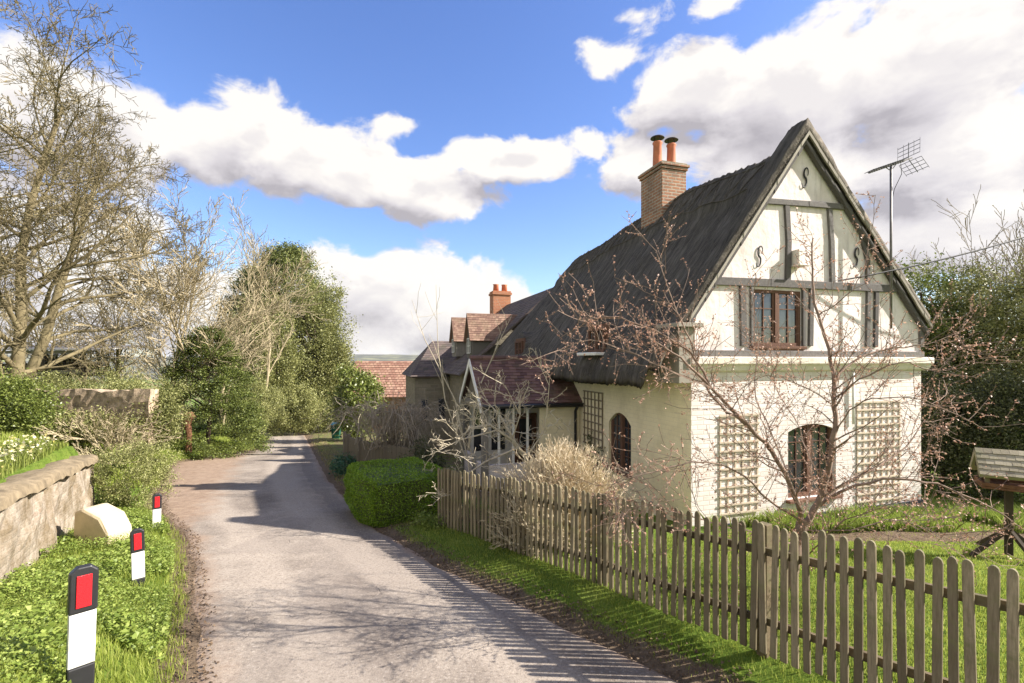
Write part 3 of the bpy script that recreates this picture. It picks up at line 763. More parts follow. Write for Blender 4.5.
def build_thatch():
    us = np.concatenate([np.arange(-.62,-.30,.025), np.arange(-.30,AU,.06), [AU], np.arange(AU+.06,UR+.02,.1)])
    vs = np.concatenate([np.arange(-VO,.5,.04), np.arange(.5,11.0,.055)])
    U, Vv = np.meshgrid(us, vs); Z = thatch_top(U, Vv)
    edge = np.minimum.reduce([U-us[0]]); Z = Z-.20*(1-np.clip(edge/.14,0,1))**2
    Uj = U+np.where(U < us[3], .02*np.sin(Vv*9)+.012*np.sin(Vv*23), 0)
    T = np.stack([Uj, Vv, Z], -1)
    zr_ = np.interp(Vv, [.4,3,5,7.5,9.4,11], [3.62,3.80,3.72,3.52,3.42,3.4])-.27; wv = np.clip((Vv-.2)/.4,0,1); zq = (ZA-.16)*(1-wv)+zr_*wv; Zb = np.maximum(np.where(U < AU, zq-(SLL*(1-wv)+(zr_+.46)/2.92*wv)*(AU-U), zq-np.where(Vv<.4,SLR,1.08)*(U-AU)), -.42)
    Zb = np.minimum(Zb, Z-.13); B = np.stack([Uj, Vv, Zb], -1)
    # the underside of the eaves is level and ragged
    ny, nx = U.shape; n = nx*ny
    V = np.concatenate([T.reshape(-1,3), B.reshape(-1,3)]); V[:,2] -= ZB
    i = (np.arange(ny-1)[:,None]*nx+np.arange(nx-1)[None]).ravel()
    F = [np.stack([i,i+1,i+nx+1,i+nx],-1), np.stack([i+nx,i+nx+1,i+1,i],-1)+n*np.array(1)]
    j = np.arange(nx-1); F.append(np.stack([j+n,j+1+n,j+1,j],-1)); j2 = j+(ny-1)*nx; F.append(np.stack([j2,j2+1,j2+1+n,j2+n],-1))
    k = np.arange(ny-1)*nx; F.append(np.stack([k,k+nx,k+nx+n,k+n],-1)); k2 = k+nx-1; F.append(np.stack([k2+n,k2+nx+n,k2+nx,k2],-1))
    F = np.concatenate(F)
    me = bpy.data.meshes.new('thatch_roof'); me.vertices.add(len(V)); me.vertices.foreach_set('co', V.astype(np.float32).ravel())
    me.loops.add(F.size); me.loops.foreach_set('vertex_index', F.astype(np.int32).ravel()); me.polygons.add(len(F)); me.polygons.foreach_set('loop_start', np.arange(0,F.size,4,dtype=np.int32)); me.update(calc_edges=True)
    o = link_mesh('thatch_roof', me, [M['thatch'], M['thatch_edge']], cot, False)
    mi = np.zeros(len(F), np.int32); nf = len(i)
    mi[2*nf:2*nf+len(j)] = 1
    me.polygons.foreach_set('material_index', mi)
    # loose straw sticking out along the eave and verge
    mbs = MB()
    for q in range(1500):
        v = rng.uniform(-.3, 10.6); u = -.62+rng.uniform(0,.05); z = float(-.30+rng.uniform(-.12,.2))
        d = Vector((-rng.uniform(.02,.07), rng.gauss(0,.02), -rng.uniform(.02,.08)))
        p = Vector((u,v,z)); s_ = Vector((0,.006,0)); mbs.add([p-s_, p+s_, p+d], [(0,1,2)])
    for q in range(1300):
        t = rng.random(); u = AU+(-.5-AU)*t; z = zver_(u)-rng.uniform(0,.16)
        p = Vector((u,-VO,z)); d = Vector((rng.gauss(-.01,.02), -rng.uniform(.01,.05), -rng.uniform(.02,.06))); s_ = Vector((.005,0,.004)); mbs.add([p-s_, p+s_, p+d], [(0,1,2)])
    hp(mbs, 'straw_ends', 'thatch_edge')
    mbs = MB(); q = 0; v = .7
    while v < 9.0:
        for du0, du1 in ((.12,.50),(.50,.12)):
            pts = []
            for k in range(5):
                t = k/4; uu = AU-(du0+(du1-du0)*t); vv = v+.19*t; zz = float(thatch_top(np.array([uu]), np.array([vv]))[0])+.02; pts.append((uu,vv,zz))
            mbs.tube(pts, .012, 4); v += .19
    hp(mbs, 'ridge_spars', 'thatch_edge')
    mbs = MB()
    for du in (.10,.52):
        pts = [(AU-du, vv, float(thatch_top(np.array([AU-du]), np.array([vv]))[0])+.02) for vv in np.arange(.7, 9.0, .3)]
        mbs.tube(pts, .013, 4)
    hp(mbs, 'ridge_rods', 'thatch_edge')
build_thatch()
for vc, top in EYES:
    h = (vc-.34, vc+.34, top-.46, top+.02)
    fr = window('v', -.40, h, 2, 2, depth=.05, fw=.05, sill=False); fr['label'] = 'eyebrow window tucked under the thatch'
    mb = MB(); mb.box((-.62,vc-.42,top-.53),(-.34,vc+.42,top-.47)); hp(mb, 'sill', 'white_paint', fr, bevel=.01)
    mb = MB(); mb.box((-.34,vc-.42,top-.7),(-.30,vc+.42,top+.1)); hp(mb, 'window_back', 'window_wood', fr)
# chimney
cv = 3.62
ch = MB(); cx0, cx1 = AU-.38, AU+.30; cy0, cy1 = cv-.15, cv+.75
ch.box((cx0,cy0,2.6),(cx1,cy1,4.55)); ch.box((cx0-.03,cy0-.03,4.553),(cx1+.03,cy1+.03,4.62)); ch.box((cx0-.06,cy0-.06,4.623),(cx1+.06,cy1+.06,4.69))
cho = hp(ch, 'chimney', 'brick_old', bevel=.008)
mb = MB(); mb.box((cx0-.02,cy0-.02,4.693),(cx1+.02,cy1+.02,4.73)); hp(mb, 'flaunching', 'coping', cho, bevel=.02)
for k in (0,1):
    px_ = (cx0+cx1)/2; py_ = cv+.08+k*.44
    cxp, cyp = (AU-.20+k*.40, cv+.30)
    mb = MB(); mb.tube([(cxp,cyp,4.70),(cxp,cyp,4.76),(cxp,cyp,5.30),(cxp,cyp,5.34),(cxp,cyp,5.37)], [.135,.115,.10,.12,.115], 20); pt = hp(mb, 'chimney_pot', 'pot', cho, smooth=True)
    mb = MB()
    for a in range(4): t=a*math.pi/2; mb.tube([(cxp+.09*math.cos(t),cyp+.09*math.sin(t),5.35),(cxp+.09*math.cos(t),cyp+.09*math.sin(t),5.48)], .008, 5)
    mb.tube([(cxp,cyp,5.47),(cxp,cyp,5.49),(cxp,cyp,5.54)], [.17,.16,.03], 20); hp(mb, 'cowl', 'cowl', cho)

# tiles laid on a slope
def tiles(mb, p00, p10, p01, p11, gw=.165, gh=.10, th=.014, jit=.004):
    """p00-p10 eave, p01-p11 ridge"""
    p00,p10,p01,p11 = map(Vector, (p00,p10,p01,p11)); nrm = (p10-p00).cross(p01-p00).normalized()
    L = ((p01-p00).length+(p11-p10).length)/2; nr_ = max(2, int(L/gh))
    for r_ in range(nr_):
        t0, t1 = r_/nr_, min(1, (r_+1.35)/nr_); a0,b0 = p00.lerp(p01,t0), p10.lerp(p11,t0); a1,b1 = p00.lerp(p01,t1), p10.lerp(p11,t1)
        w = (b0-a0).length; nc = max(1, int(w/gw)); off = .5 if r_%2 else 0
        for c in range(-1, nc+1):
            s0 = max(0, (c+off)/nc+.0015); s1 = min(1, (c+1+off)/nc-.0015)
            if s1-s0 < .004/nc: continue
            q0,q1 = a0.lerp(b0,s0), a0.lerp(b0,s1); q3,q2 = a1.lerp(b1,s0), a1.lerp(b1,s1)
            j = rng.uniform(0, jit); lift = nrm*(th*1.3+j); d = (p01-p00).normalized()*rng.uniform(-jit,jit)
            mb.hexa([q0+lift-nrm*th+d, q1+lift-nrm*th+d, q2+nrm*.001, q3+nrm*.001, q0+lift+d, q1+lift+d, q2+nrm*(.003+j*.2), q3+nrm*(.003+j*.2)])
def roof_slope(name, mat, parent, p00, p10, p01, p11, build, **k):
    mb = MB(); n = (Vector(p10)-Vector(p00)).cross(Vector(p01)-Vector(p00)).normalized()*-.05
    mb.prism([p00,p10,p11,p01], n); tiles(mb, p00,p10,p01,p11, **k); return build(mb, name, mat, parent)

# ---- porch, built off the side wall: ridge runs along u
pz = on_side(580, 401)[1]; PE = 1.43-2.4; 
pv0 = on_side(580, 402)[0]; PE = on_side(580,402)[1]; PW = 2.1; pvm = pv0+PW/2; pv1 = pv0+PW; PR = PE+1.02; PUL = -2.42
b_ = lambda mb,n,m_,p: hp(mb, n, m_, p)
roof_slope('porch_roof', 'tile', cot, (PUL,pv0-.14,PE),(.0,pv0-.14,PE),(PUL,pvm,PR),(0.3,pvm,PR), b_)
roof_slope('porch_roof', 'tile', cot, (0,pv1+.14,PE),(PUL,pv1+.14,PE),(.3,pvm,PR),(PUL,pvm,PR), b_)
mb = MB(); 
for k in range(9): mb.tube([(PUL+k*.3,pvm,PR+.012),(PUL+k*.3+.29,pvm,PR+.012)], .07, 8)
hp(mb, 'ridge_tiles', 'tile')
mb = MB()
for s_ in (0,1):
    ve = pv0-.14 if s_==0 else pv1+.14
    mb.prism([(PUL-.03,ve,PE-.02),(PUL-.03,ve,PE-.17),(PUL-.03,pvm,PR-.17),(PUL-.03,pvm,PR+.0)], (.03,0,0))
hp(mb, 'porch_bargeboard', 'white_paint')
mb = MB(); mb.prism([(PUL+.1,pv0+.1,PE+.0),(PUL+.1,pv1-.1,PE+.0),(PUL+.1,pvm,PR-.14)], (.05,0,0)); hp(mb,'porch_gable','board')
for (a,c) in ((PUL+.12,pv0+.06),(PUL+.12,pv1-.06)):
    mb = MB(); mb.box((a-.07,c-.07,-3.6),(a+.07,c+.07,PE+.04)); hp(mb,'porch_post','oak', bevel=.01)
mb = MB(); mb.box((PUL+.06,pv0+.0,PE-.10),(0,pv0+.1,PE+.02)); mb.box((PUL+.06,pv1-.1,PE-.10),(0,pv1,PE+.02)); mb.box((PUL+.06,pv0+.1,PE-.10),(PUL+.16,pv1-.1,PE+.02)); hp(mb,'porch_plate','oak', bevel=.008)
mb = MB(); mb.box((-1.0,pv0+.03,-3.7),(-.003,pv0+.09,PE-.1)); hp(mb,'porch_wall','cream_side')
mb = MB(); mb.box((PUL+.2,pv0+.02,-3.7),(-1.003,pv0+.12,-2.35)); hp(mb,'porch_dwarf_wall','white_brick')
mb = MB(); mb.box((PUL+.05,pv0+.16,-3.7),(PUL+.15,pvm-.45,-2.35)); hp(mb,'porch_dwarf_wall','white_brick')
mb = MB(); mb.box((PUL+.05,pvm+.45,-3.7),(PUL+.15,pv1-.16,-2.35)); hp(mb,'porch_dwarf_wall','white_brick')
mb = MB()
for k in range(3): x_ = PUL+.45+k*.34; mb.box((x_-.025,pv0+.045,-2.347),(x_+.025,pv0+.085,PE-.1))
hp(mb, 'porch_screen', 'white_paint')
mb = MB(); mb.box((PUL+.2,pv1-.06,-3.6),(-.003,pv1-.0,PE-.1)); hp(mb,'porch_back_wall','white_paint')
mb = MB(); mb.box((-1.0,pv1-.10,-3.4),(-.35,pv1-.063,-1.45)); d_ = hp(mb,'door','window_wood', bevel=.01)
mb = MB(); mb.box((-.85,pv1-.105,-2.3),(-.5,pv1-.102,-1.6)); hp(mb,'door_glass','glass',d_)
for a_ in (-2.1,-1.62):
    mb = MB(); mb.box((a_,pv1-.075,-2.4),(a_+.38,pv1-.063,-1.3)); hp(mb,'porch_window','glass')
mb = MB(); mb.tube([(PUL,pv0-.2,PE-.03),(0,pv0-.2,PE-.05)], .05, 8); hp(mb,'gutter','pipe', smooth=True)
mb = MB(); mb.tube([(-.14,pv0-.2,PE-.05),(-.14,pv0-.05,PE-.2),(-.14,pv0-.05,-3.4)], .035, 8); hp(mb,'downpipe','pipe', smooth=True)

# trellises
def trellis(name, label, mat, axis, const, a0, a1, z0, z1, step=.14, w=.028):
    c = ((a0+a1)/2)
    if axis == 'u': wx, wy = to_world(c, const)
    else: wx, wy = to_world(const, c)
    root = empty(name, (wx,wy,z0), YAW, label=label, cat='trellis')
    P = (lambda a,d,z: (a-c, d, z-z0)) if axis=='u' else (lambda a,d,z: (d, a-c, z-z0))
    mb = MB(); n = int(round((a1-a0)/step)); 
    for i in range(n+1): a = a0+(a1-a0)*i/n; mb.box(P(a-w/2,-.016,z0), P(a+w/2,-.004,z1))
    mb.build('upright_laths', M[mat], root)
    mb = MB(); n = int(round((z1-z0)/step))
    for i in range(n+1): z = z0+(z1-z0)*i/n; mb.box(P(a0-.03,-.030,z-w/2), P(a1+.03,-.017,z+w/2))
    mb.build('cross_laths', M[mat], root)
u0,_ = on_gable(857,400); u1,_ = on_gable(899,400)
trellis('trellis', 'cream wall trellis right of the arched window on the gable', 'trellis', 'u', 0, u0, u1, on_gable(870,508)[1], on_gable(870,402)[1])
u0,_ = on_gable(720,400); u1,_ = on_gable(757,400)
trellis('trellis', 'cream wall trellis left of the arched window on the gable', 'trellis', 'u', 0, u0, u1, on_gable(740,512)[1], on_gable(740,415)[1])
v0,_ = on_side(603,400); v1,_ = on_side(585,400)
trellis('trellis', 'narrow brown trellis on the cream side wall beside the porch', 'trellis_grey', 'v', -.01, v0, v1, on_side(594,445)[1], on_side(594,392)[1], .17)

# tv aerial on the gable
mu, mz = on_gable(891, 323, -.27); mx, my = to_world(mu, -.27); 
htop = 196/480*my
ae = empty('tv_aerial', (mx,my,mz), label='tall rooftop television aerial on a mast at the right of the gable', cat='aerial')
mb = MB(); mb.tube([(mx,my,mz-.1),(mx,my,htop)], .02, 8); mb.build('mast', M['mast'], ae, smooth=True, world=True)
ax = Vector((.90,.10,.32)).normalized(); c0 = Vector((mx,my,htop-.02)); pa = c0-ax*.45; pb = c0+ax*.43
mb = MB(); mb.bar(pa, pb, .022, .022); mb.tube([c0-ax*.12,(mx,my,htop-.12),c0+ax*.12],.008,5); mb.build('boom', M['mast'], ae, world=True)
side = ax.cross(Vector((0,0,1))).normalized(); upv = side.cross(ax)
mb = MB()
for k in range(15):
    p = pa.lerp(pb, .02+k*.055); mb.tube([p-side*.10+upv*.02, p+side*.10+upv*.02], .006, 4); mb.bar(p-side*.02,p+side*.02,.03,.03)
mb.build('directors', M['mast'], ae, world=True)
mb = MB(); pr = c0+ax*.36
for sg in (1,-1):
    h0 = pr; h1 = pr+upv*sg*.27+ax*.10; mb.tube([h0,h1],.008,4)
    for k in range(4):
        q = h0.lerp(h1,(k+.6)/4); mb.tube([q-side*.21, q+side*.21],.0055,4)
    for sd in (-.21,-.1,.1,.21): mb.tube([h0.lerp(h1,.15)+side*sd, h1+side*sd],.004,4)
mb.build('reflector', M['alu'], ae, world=True)
mb = MB(); mb.tube([c0+ax*.2-Vector((0,0,.03)), c0+ax*.22-Vector((0,0,.22)), c0+Vector((.06,0,-.42)), c0+Vector((.02,0,-.6))], .006, 4); mb.build('lead', M['cable'], ae, world=True)
# overhead cable
gu, gz = on_gable(838, 281, -.1); gx, gy = to_world(gu, -.1)
mb = MB(); A = Vector((gx,gy,gz)); B = Vector((13.0,9.0,3.55)); pts = []
for i in range(21): t = i/20; p = A.lerp(B,t); p.z -= .22*4*t*(1-t); pts.append(p)
mb.tube(pts, .014, 5); tag(mb.build('overhead_cable', M['cable'], loc=tuple(A)), 'black overhead cable running from the gable off to the right', 'cable')

# ------------------------------------------------------------------ tiled house behind (same axes as the cottage)
ho = empty('tiled_house', (*to_world(0,12), -4.2), YAW, label='stone house with brown tiled roof and two dormers behind the cottage', cat='house')
hx, hy = to_world(0,12)
def hb(mb, name, mat, parent, **k):   # coordinates (u,v,zworld)
    return mb.build(name, M[mat] if isinstance(mat,str) else mat, parent, shift=(0,-12,4.2), **k)
HU = -1.25
mb = MB(); mb.box((HU,11.1,-4.6),(5.0,17.6,-.35)); hb(mb,'wall','stone',ho)
RZ, RU = 2.75, 2.0
hbb = lambda mb,n,m_,p: hb(mb,n,m_,p)
roof_slope('roof','tile_dark',ho,(HU-.35,17.8,-.55),(HU-.35,10.6,-.55),(RU,17.8,RZ),(RU,10.2,RZ),hbb,gw=.2,gh=.16)
roof_slope('roof','tile_dark',ho,(5.3,10.6,-.55),(5.3,17.8,-.55),(RU,10.2,RZ),(RU,17.8,RZ),hbb,gw=.3,gh=.3)
mb = MB(); mb.prism([(HU,17.5,-.35),(5,17.5,-.35),(RU,17.5,RZ-.05)],(0,.1,0)); hb(mb,'gable_wall','stone',ho)
mb = MB(); mb.prism([(HU,10.9,-.35),(5,10.9,-.35),(RU,10.9,RZ-.05)],(0,.1,0)); hb(mb,'gable_wall','stone',ho)
def dormer(vc, zt, uf, w=.95):
    zr, ze = zt, zt-.95; sl_ = (RZ+.55)/(RU-HU+.35); ur = RU-(RZ-zr)/sl_-.05
    ue = RU-(RZ-ze)/sl_
    mb = MB(); mb.prism([(uf,vc-w/2,ze-.75),(uf,vc+w/2,ze-.75),(uf,vc+w/2,ze),(uf,vc,zr-.05),(uf,vc-w/2,ze)],(.9,0,0)); d = hb(mb,'dormer','oak',ho)
    roof_slope('dormer_roof','tile_pink',d,(uf-.12,vc-w/2-.12,ze-.12),(ue+.2,vc-w/2-.12,ze-.12),(uf-.12,vc,zr),(ur+.25,vc,zr),hbb,gw=.12,gh=.11)
    roof_slope('dormer_roof','tile_pink',d,(ue+.2,vc+w/2+.12,ze-.12),(uf-.12,vc+w/2+.12,ze-.12),(ur+.25,vc,zr),(uf-.12,vc,zr),hbb,gw=.12,gh=.11)
    mb = MB(); mb.box((uf-.03,vc-.25,ze-.55),(uf-.005,vc+.25,ze-.02)); hb(mb,'dormer_window','glass',d)
    mb = MB()
    for a in (-.27,0,.27): mb.box((uf-.05,vc+a-.02,ze-.57),(uf-.032,vc+a+.02,ze+.0))
    for z in (-.57,-.3,-.02): mb.box((uf-.055,vc-.29,ze+z-.015),(uf-.051,vc+.29,ze+z+.015))
    hb(mb,'dormer_frame','white_paint',d)
dormer(11.6, 1.78, -1.0); dormer(14.3, 1.85, -1.1)
# projecting stone bay
mb = MB(); mb.box((-2.75,14.6,-4.8),(HU-.002,19,-.75)); bay = hb(mb,'bay_wall','stone',ho)
roof_slope('bay_roof','tile_dark',ho,(-2.95,14.35,-.72),(HU-.1,14.35,-.72),(-1.7,16.6,.9),(HU+.9,16.6,.9),hbb,gw=.2,gh=.16)
roof_slope('bay_roof','tile_dark',ho,(-2.95,19,-.72),(-2.95,14.35,-.72),(-1.7,16.6,.9),(-1.7,16.6,.9),hbb,gw=.2,gh=.16)
for a in (-2.35,-1.6):
    mb = MB(); mb.box((a-.12,14.56,-2.6),(a+.12,14.59,-1.7)); w_ = hb(mb,'window','glass',ho)
    mb = MB(); mb.box((a-.16,14.57,-2.68),(a-.122,14.62,-1.64)); mb.box((a+.122,14.57,-2.68),(a+.16,14.62,-1.64)); hb(mb,'window_frame','oak',w_)
mb = MB(); cu_, cv_ = 1.75, 17.0; mb.box((cu_-.45,cv_-.35,2.0),(cu_+.45,cv_+.35,3.25)); mb.box((cu_-.5,cv_-.4,3.253),(cu_+.5,cv_+.4,3.36)); mb.box((cu_-.46,cv_-.36,3.363),(cu_+.46,cv_+.36,3.44)); c_ = hb(mb,'chimney','brick_red',ho)
for k in (-1,1):
    mb = MB(); mb.tube([(cu_+k*.22,cv_,3.43),(cu_+k*.22,cv_,3.75),(cu_+k*.22,cv_,3.80)],[.15,.13,.16],14); hb(mb,'chimney_pot','pot',c_,smooth=True)

# red tiled barn further down
bn = empty('barn', (-10,40,-7), R(4), label='long low barn with a red clay tiled roof beyond the stone house', cat='barn')
def bb(mb,n,m_,p): return mb.build(n, M[m_], p)
mb = MB(); mb.box((-3.5,0,-2),(9,6,4.0)); bb(mb,'wall','brick_old',bn)
roof_slope('roof','tile_red',bn,(-3.8,-.4,3.9),(9.3,-.4,3.9),(-3.8,3.2,6.9),(9.3,3.2,6.9),bb,gw=.3,gh=.3,th=.04,jit=.012)
roof_slope('roof','tile_red',bn,(9.3,6.6,3.9),(-3.8,6.6,3.9),(9.3,3.2,6.9),(-3.8,3.2,6.9),bb,gw=.6,gh=.6)

# ------------------------------------------------------------------ picket fence
fence = empty('picket_fence', (1.5,4.16,g(1.5,4.16)), label='weathered wooden picket fence with rounded tops along the lane', cat='fence')
def fx(y): return float(np.interp(y, *FE))
ys_ = np.arange(1.9, 8.05, .01); xs_ = np.array([fx(y) for y in ys_])
k_ = np.ones(60)/60; xp = np.convolve(np.pad(xs_,30,mode='edge'), k_, 'same')[30:-30]; xp[:30] = xs_[:30]; xp[-30:] = xs_[-30:]
sarc = np.concatenate([[0], np.cumsum(np.hypot(np.diff(xp), np.diff(ys_)))])
def fat(s): return float(np.interp(s, sarc, xp)), float(np.interp(s, sarc, ys_))
def fg(y): return -1.71-.13*y
pk = MB(); w, t, H = .047, .022, .97
poly = [(-w/2,0,0),(w/2,0,0),(w/2,0,H-.03)]+[(w/2*math.cos(a),0,H-.03+.03*math.sin(a)) for a in (R(40),R(70),R(90),R(110),R(140))]+[(-w/2,0,H-.03)]
pk.prism(poly, (0,t,0))
FO = Vector((1.5,4.16,g(1.5,4.16))); pick0 = None; s = .02; npk = 0
while s < sarc[-1] and npk < 98:
    x, y = fat(s); x2, y2 = fat(s+.02); a = math.atan2(y2-y, x2-x)
    if pick0 is None: pick0 = pk.build('picket', M['picket'], fence, bevel=.004); p_ = pick0
    else: p_ = pick0.copy(); col.objects.link(p_)
    gap = rng.random() < .02
    p_.location = (x-FO.x, y-FO.y, fg(y)-FO.z+rng.uniform(-.02,.014)); p_.rotation_euler = (R(rng.gauss(0,.6)), R(rng.gauss(0,.55)), a)
    p_.scale = (rng.uniform(.93,1.07)*float(np.interp(s,[0,3.5,7],[.95,1.05,1.2])),1,rng.uniform(.98,1.015))
    s += float(np.interp(s,[0,1.5,3.5,7],[.073,.077,.088,.100]))+rng.uniform(-.004,.004); npk += 1
# garden side = +normal
for hz in (.22, .74):
    s = 0
    while s < sarc[-1]-.1:
        e = min(s+1.75, sarc[-1]); mb = MB(); pts = []
        n = 6; 
        for i in range(n):
            sa, sb_ = s+(e-s)*i/n, s+(e-s)*(i+1)/n; (xa,ya),(xb,yb) = fat(sa), fat(sb_)
            d = Vector((xb-xa,yb-ya,0)).normalized(); nn = Vector((d.y,-d.x,0))*.034
            mb.bar(Vector((xa,ya,fg(ya)+hz))+nn, Vector((xb,yb,fg(yb)+hz))+nn+d*.002, .028, .055)
        mb.build('rail', M['rail'], fence, world=True); s = e
s = .3
while s < sarc[-1]:
    x,y = fat(s); x2,y2 = fat(s+.02); d = Vector((x2-x,y2-y,0)).normalized(); nn = Vector((d.y,-d.x,0))
    c = Vector((x,y,fg(y)))+nn*.095; mb = MB(); a = d*.04; b = nn*.04
    z0, z1 = Vector((0,0,-.2)), Vector((0,0,.93))
    mb.hexa([c-a-b+z0,c+a-b+z0,c+a+b+z0,c-a+b+z0,c-a-b+z1,c+a-b+z1,c+a+b+z1,c-a+b+z1]); mb.build('post', M['rail'], fence, world=True, bevel=.005)
    s += 1.75

# close boarded fence beyond the hedge
tf = empty('board_fence', (-4,13.5,g(-4,13.5)), label='grey close boarded timber fence behind the clipped hedge', cat='fence')
path = [(-6.0,17.2),(-5.3,15.6),(-4.4,13.9),(-3.2,12.2),(-2.2,10.9)]
for i in range(len(path)-1):
    (xa,ya),(xb,yb) = path[i], path[i+1]; L = math.hypot(xb-xa,yb-ya); n = int(L/.12); mb = MB()
    for k in range(n):
        p = Vector((xa,ya,0)).lerp(Vector((xb,yb,0)),(k+.04)/n); q = Vector((xa,ya,0)).lerp(Vector((xb,yb,0)),(k+.96)/n)
        gz_ = -2.05-.1*p.y; p.z = q.z = gz_+.55; off = .012*(k%2)
        mb.bar(p+Vector((0,off,0)), q+Vector((0,off,0)), .018, 1.15+rng.uniform(-.03,.03))
    mb.build('board_panel', M['board'], tf, world=True)
    mb = MB(); mb.bar((xa,ya,-2.05-.1*ya-.1),(xa,ya,-2.05-.1*ya+1.2),.09,.09); mb.build('post', M['board'], tf, world=True)

# ------------------------------------------------------------------ marker posts
def marker(x, y, z, label, H=1.0, lean=0, rz=0):
    root = empty('marker_post', (x,y,z), rz, label=label, cat='marker post', group='reflective verge marker posts'); root.rotation_euler = (0, R(lean), rz)
    w, d = .118, .045
    def slab(z0, z1, ww, dd, top=False):
        m_ = MB(); m_.box((-ww/2,-dd/2,z0),(ww/2,dd/2,z1)); return m_
    slab(0, H-.75+.2, w, d).build('post_base', M['black_plastic'], root, bevel=.008)
    slab(H-.55+.003, H-.255, w-.002, d-.002).build('white_band', M['post_white'], root, bevel=.004)
    m_ = MB(); c_ = .03; poly = [(-w/2-.003,-d/2-.003,H-.252),(w/2+.003,-d/2-.003,H-.252),(w/2+.003,-d/2-.003,H-c_),(w/2-c_,-d/2-.003,H),(-w/2+c_,-d/2-.003,H),(-w/2-.003,-d/2-.003,H-c_)]
    m_.prism(poly, (0,d+.006,0)); hd = m_.build('head', M['black_plastic'], root, bevel=.008)
    m_ = MB(); m_.box((-w/2+.026,-d/2-.009,H-.222),(w/2-.026,-d/2-.004,H-.045)); m_.build('reflector', M['reflector'], hd, bevel=.002)
    return root
marker(-2.41,2.67,-1.15-.85,'nearest black and white marker post with red reflector, cut by the bottom of the view', .85, 1.5, R(50))
marker(-4.12,5.3,-1.86-.78,'middle marker post with plain red reflector standing in the leafy verge', .78, -1.2, R(45))
marker(-5.93,8.0,-2.23-.75,'farthest small marker post, at the wall end beside the pull-in', .75, 1, R(43))

# ------------------------------------------------------------------ garden wall on the left
gw = empty('garden_wall', (-5.2,4.84,-2.4), label='low old brick wall with flaking render along the left verge', cat='wall')
def wx(y): return -5.2-.6375*(y-4.84)
mb = MB(); nseg = 60; ys = np.linspace(.5, 9.0, nseg)
def wtop(y): return float(np.interp(y,[.5,4.84,9.0],[-1.12,-1.42,-1.84]))+.02*math.sin(y*5)+.012*math.sin(y*13)
rows = 10; nn_ = Vector((4,2.55,0)).normalized()
Vw = []; 
for i, y in enumerate(ys):
    for k in range(rows+1):
        t = k/rows; z0 = -3.2; z = z0+(wtop(y)-z0)*t; bul = .02*math.sin(y*3+t*4)+.018*rng.gauss(0,1)+.05*(1-t)
        p = Vector((wx(y),y,z))+nn_*bul; Vw.append(tuple(p))
Fw = [(i*(rows+1)+k, i*(rows+1)+k+1, (i+1)*(rows+1)+k+1, (i+1)*(rows+1)+k) for i in range(nseg-1) for k in range(rows)]
mb.add(Vw, Fw); p0_ = Vector((wx(9),9,0)); 
mb.prism([(wx(9),9,-3.2),(wx(9),9,wtop(9)-.01),(wx(9)-.4,8.85,wtop(9)-.01),(wx(9)-.4,8.85,-3.2)],(0,.02,0))
mb.build('brickwork', M['garden_wall'], gw, world=True, smooth=False)
mb = MB(); cv_ = []; K = 7
for y in ys:
    for k in range(K+1):
        a = k/K*math.pi; off = .09-.27*(1-math.cos(a)); z = wtop(y)-(.06 if k in (0,K) else 0)+.07*math.sin(a)+.010*rng.gauss(0,1)
        p = Vector((wx(y),y,z))+nn_*off; cv_.append(tuple(p))
mb.add(cv_, [(i*(K+1)+k, (i+1)*(K+1)+k, (i+1)*(K+1)+k+1, i*(K+1)+k+1) for i in range(nseg-1) for k in range(K)])
mb.build('coping', M['coping'], gw, world=True, smooth=True)
# cream stone leaning at its foot
cs = MB(); zz_ = g(-5.85,6.85)
cs.prism([(-6.2,6.75,zz_-.1),(-5.58,6.6,zz_-.1),(-5.56,6.6,zz_+.22),(-5.72,6.66,zz_+.42),(-6.02,6.72,zz_+.53),(-6.16,6.74,zz_+.48)],(.10,.32,0))
tag(cs.build('stone_block', M['cream_stone'], loc=(-5.9,6.8,zz_), bevel=.04), 'smooth cream yellow stone block leaning by the left wall', 'stone')

# ruined wall and open shed behind
rw = MB(); V=[]; 
n=30; m_=10
for i in range(n):
    x = -13.6+i*.14; top = -.82+.03*math.sin(i*.5)+.05*rng.random()
    for k in range(m_):
        z = -2.2+(top+2.2)*k/(m_-1); V.append((x, 12.8+rng.uniform(-.03,.03), z))
rw.add(V, [(i*m_+k,(i+1)*m_+k,(i+1)*m_+k+1,i*m_+k+1) for i in range(n-1) for k in range(m_-1)])
tag(rw.build('ruined_wall', M['ruin'], loc=(-11,12.8,-2)), 'crumbling overgrown stone wall behind the left garden', 'wall')
rw_o = bpy.data.objects['ruined_wall']; sm_ = rw_o.modifiers.new('thick','SOLIDIFY'); sm_.thickness = .3; sm_.offset = 0
sh = empty('open_shed', (-18,20,-2.2), label='open fronted shed with pale sheet roof on dark posts behind the ruined wall', cat='shed')
mb = MB(); mb.prism([(-23,18.6,.42),(-16.3,18.6,.36),(-16.3,22,.62),(-23,22,.68)],(0,0,.05)); mb.build('roof', M['roofsheet'], sh, world=True)
for x in (-22.4,-20.9,-19.4,-18.3,-16.8):
    mb = MB(); mb.bar((x,18.8,-2.4),(x,18.8,.42),.14,.14); mb.build('post', M['darkwood'], sh, world=True)
mb = MB(); mb.box((-23,18.9,-.55),(-16.5,19.0,-.40)); mb.box((-23,18.72,.24),(-16.4,18.8,.36)); mb.build('rail', M['board'], sh, world=True)
mb = MB(); mb.box((-21.5,19.5,-.7),(-18,21,-.15)); mb.box((-20,20,-.15),(-18.6,20.8,.1)); mb.build('back_wall', M['darkwood'], sh, world=True)

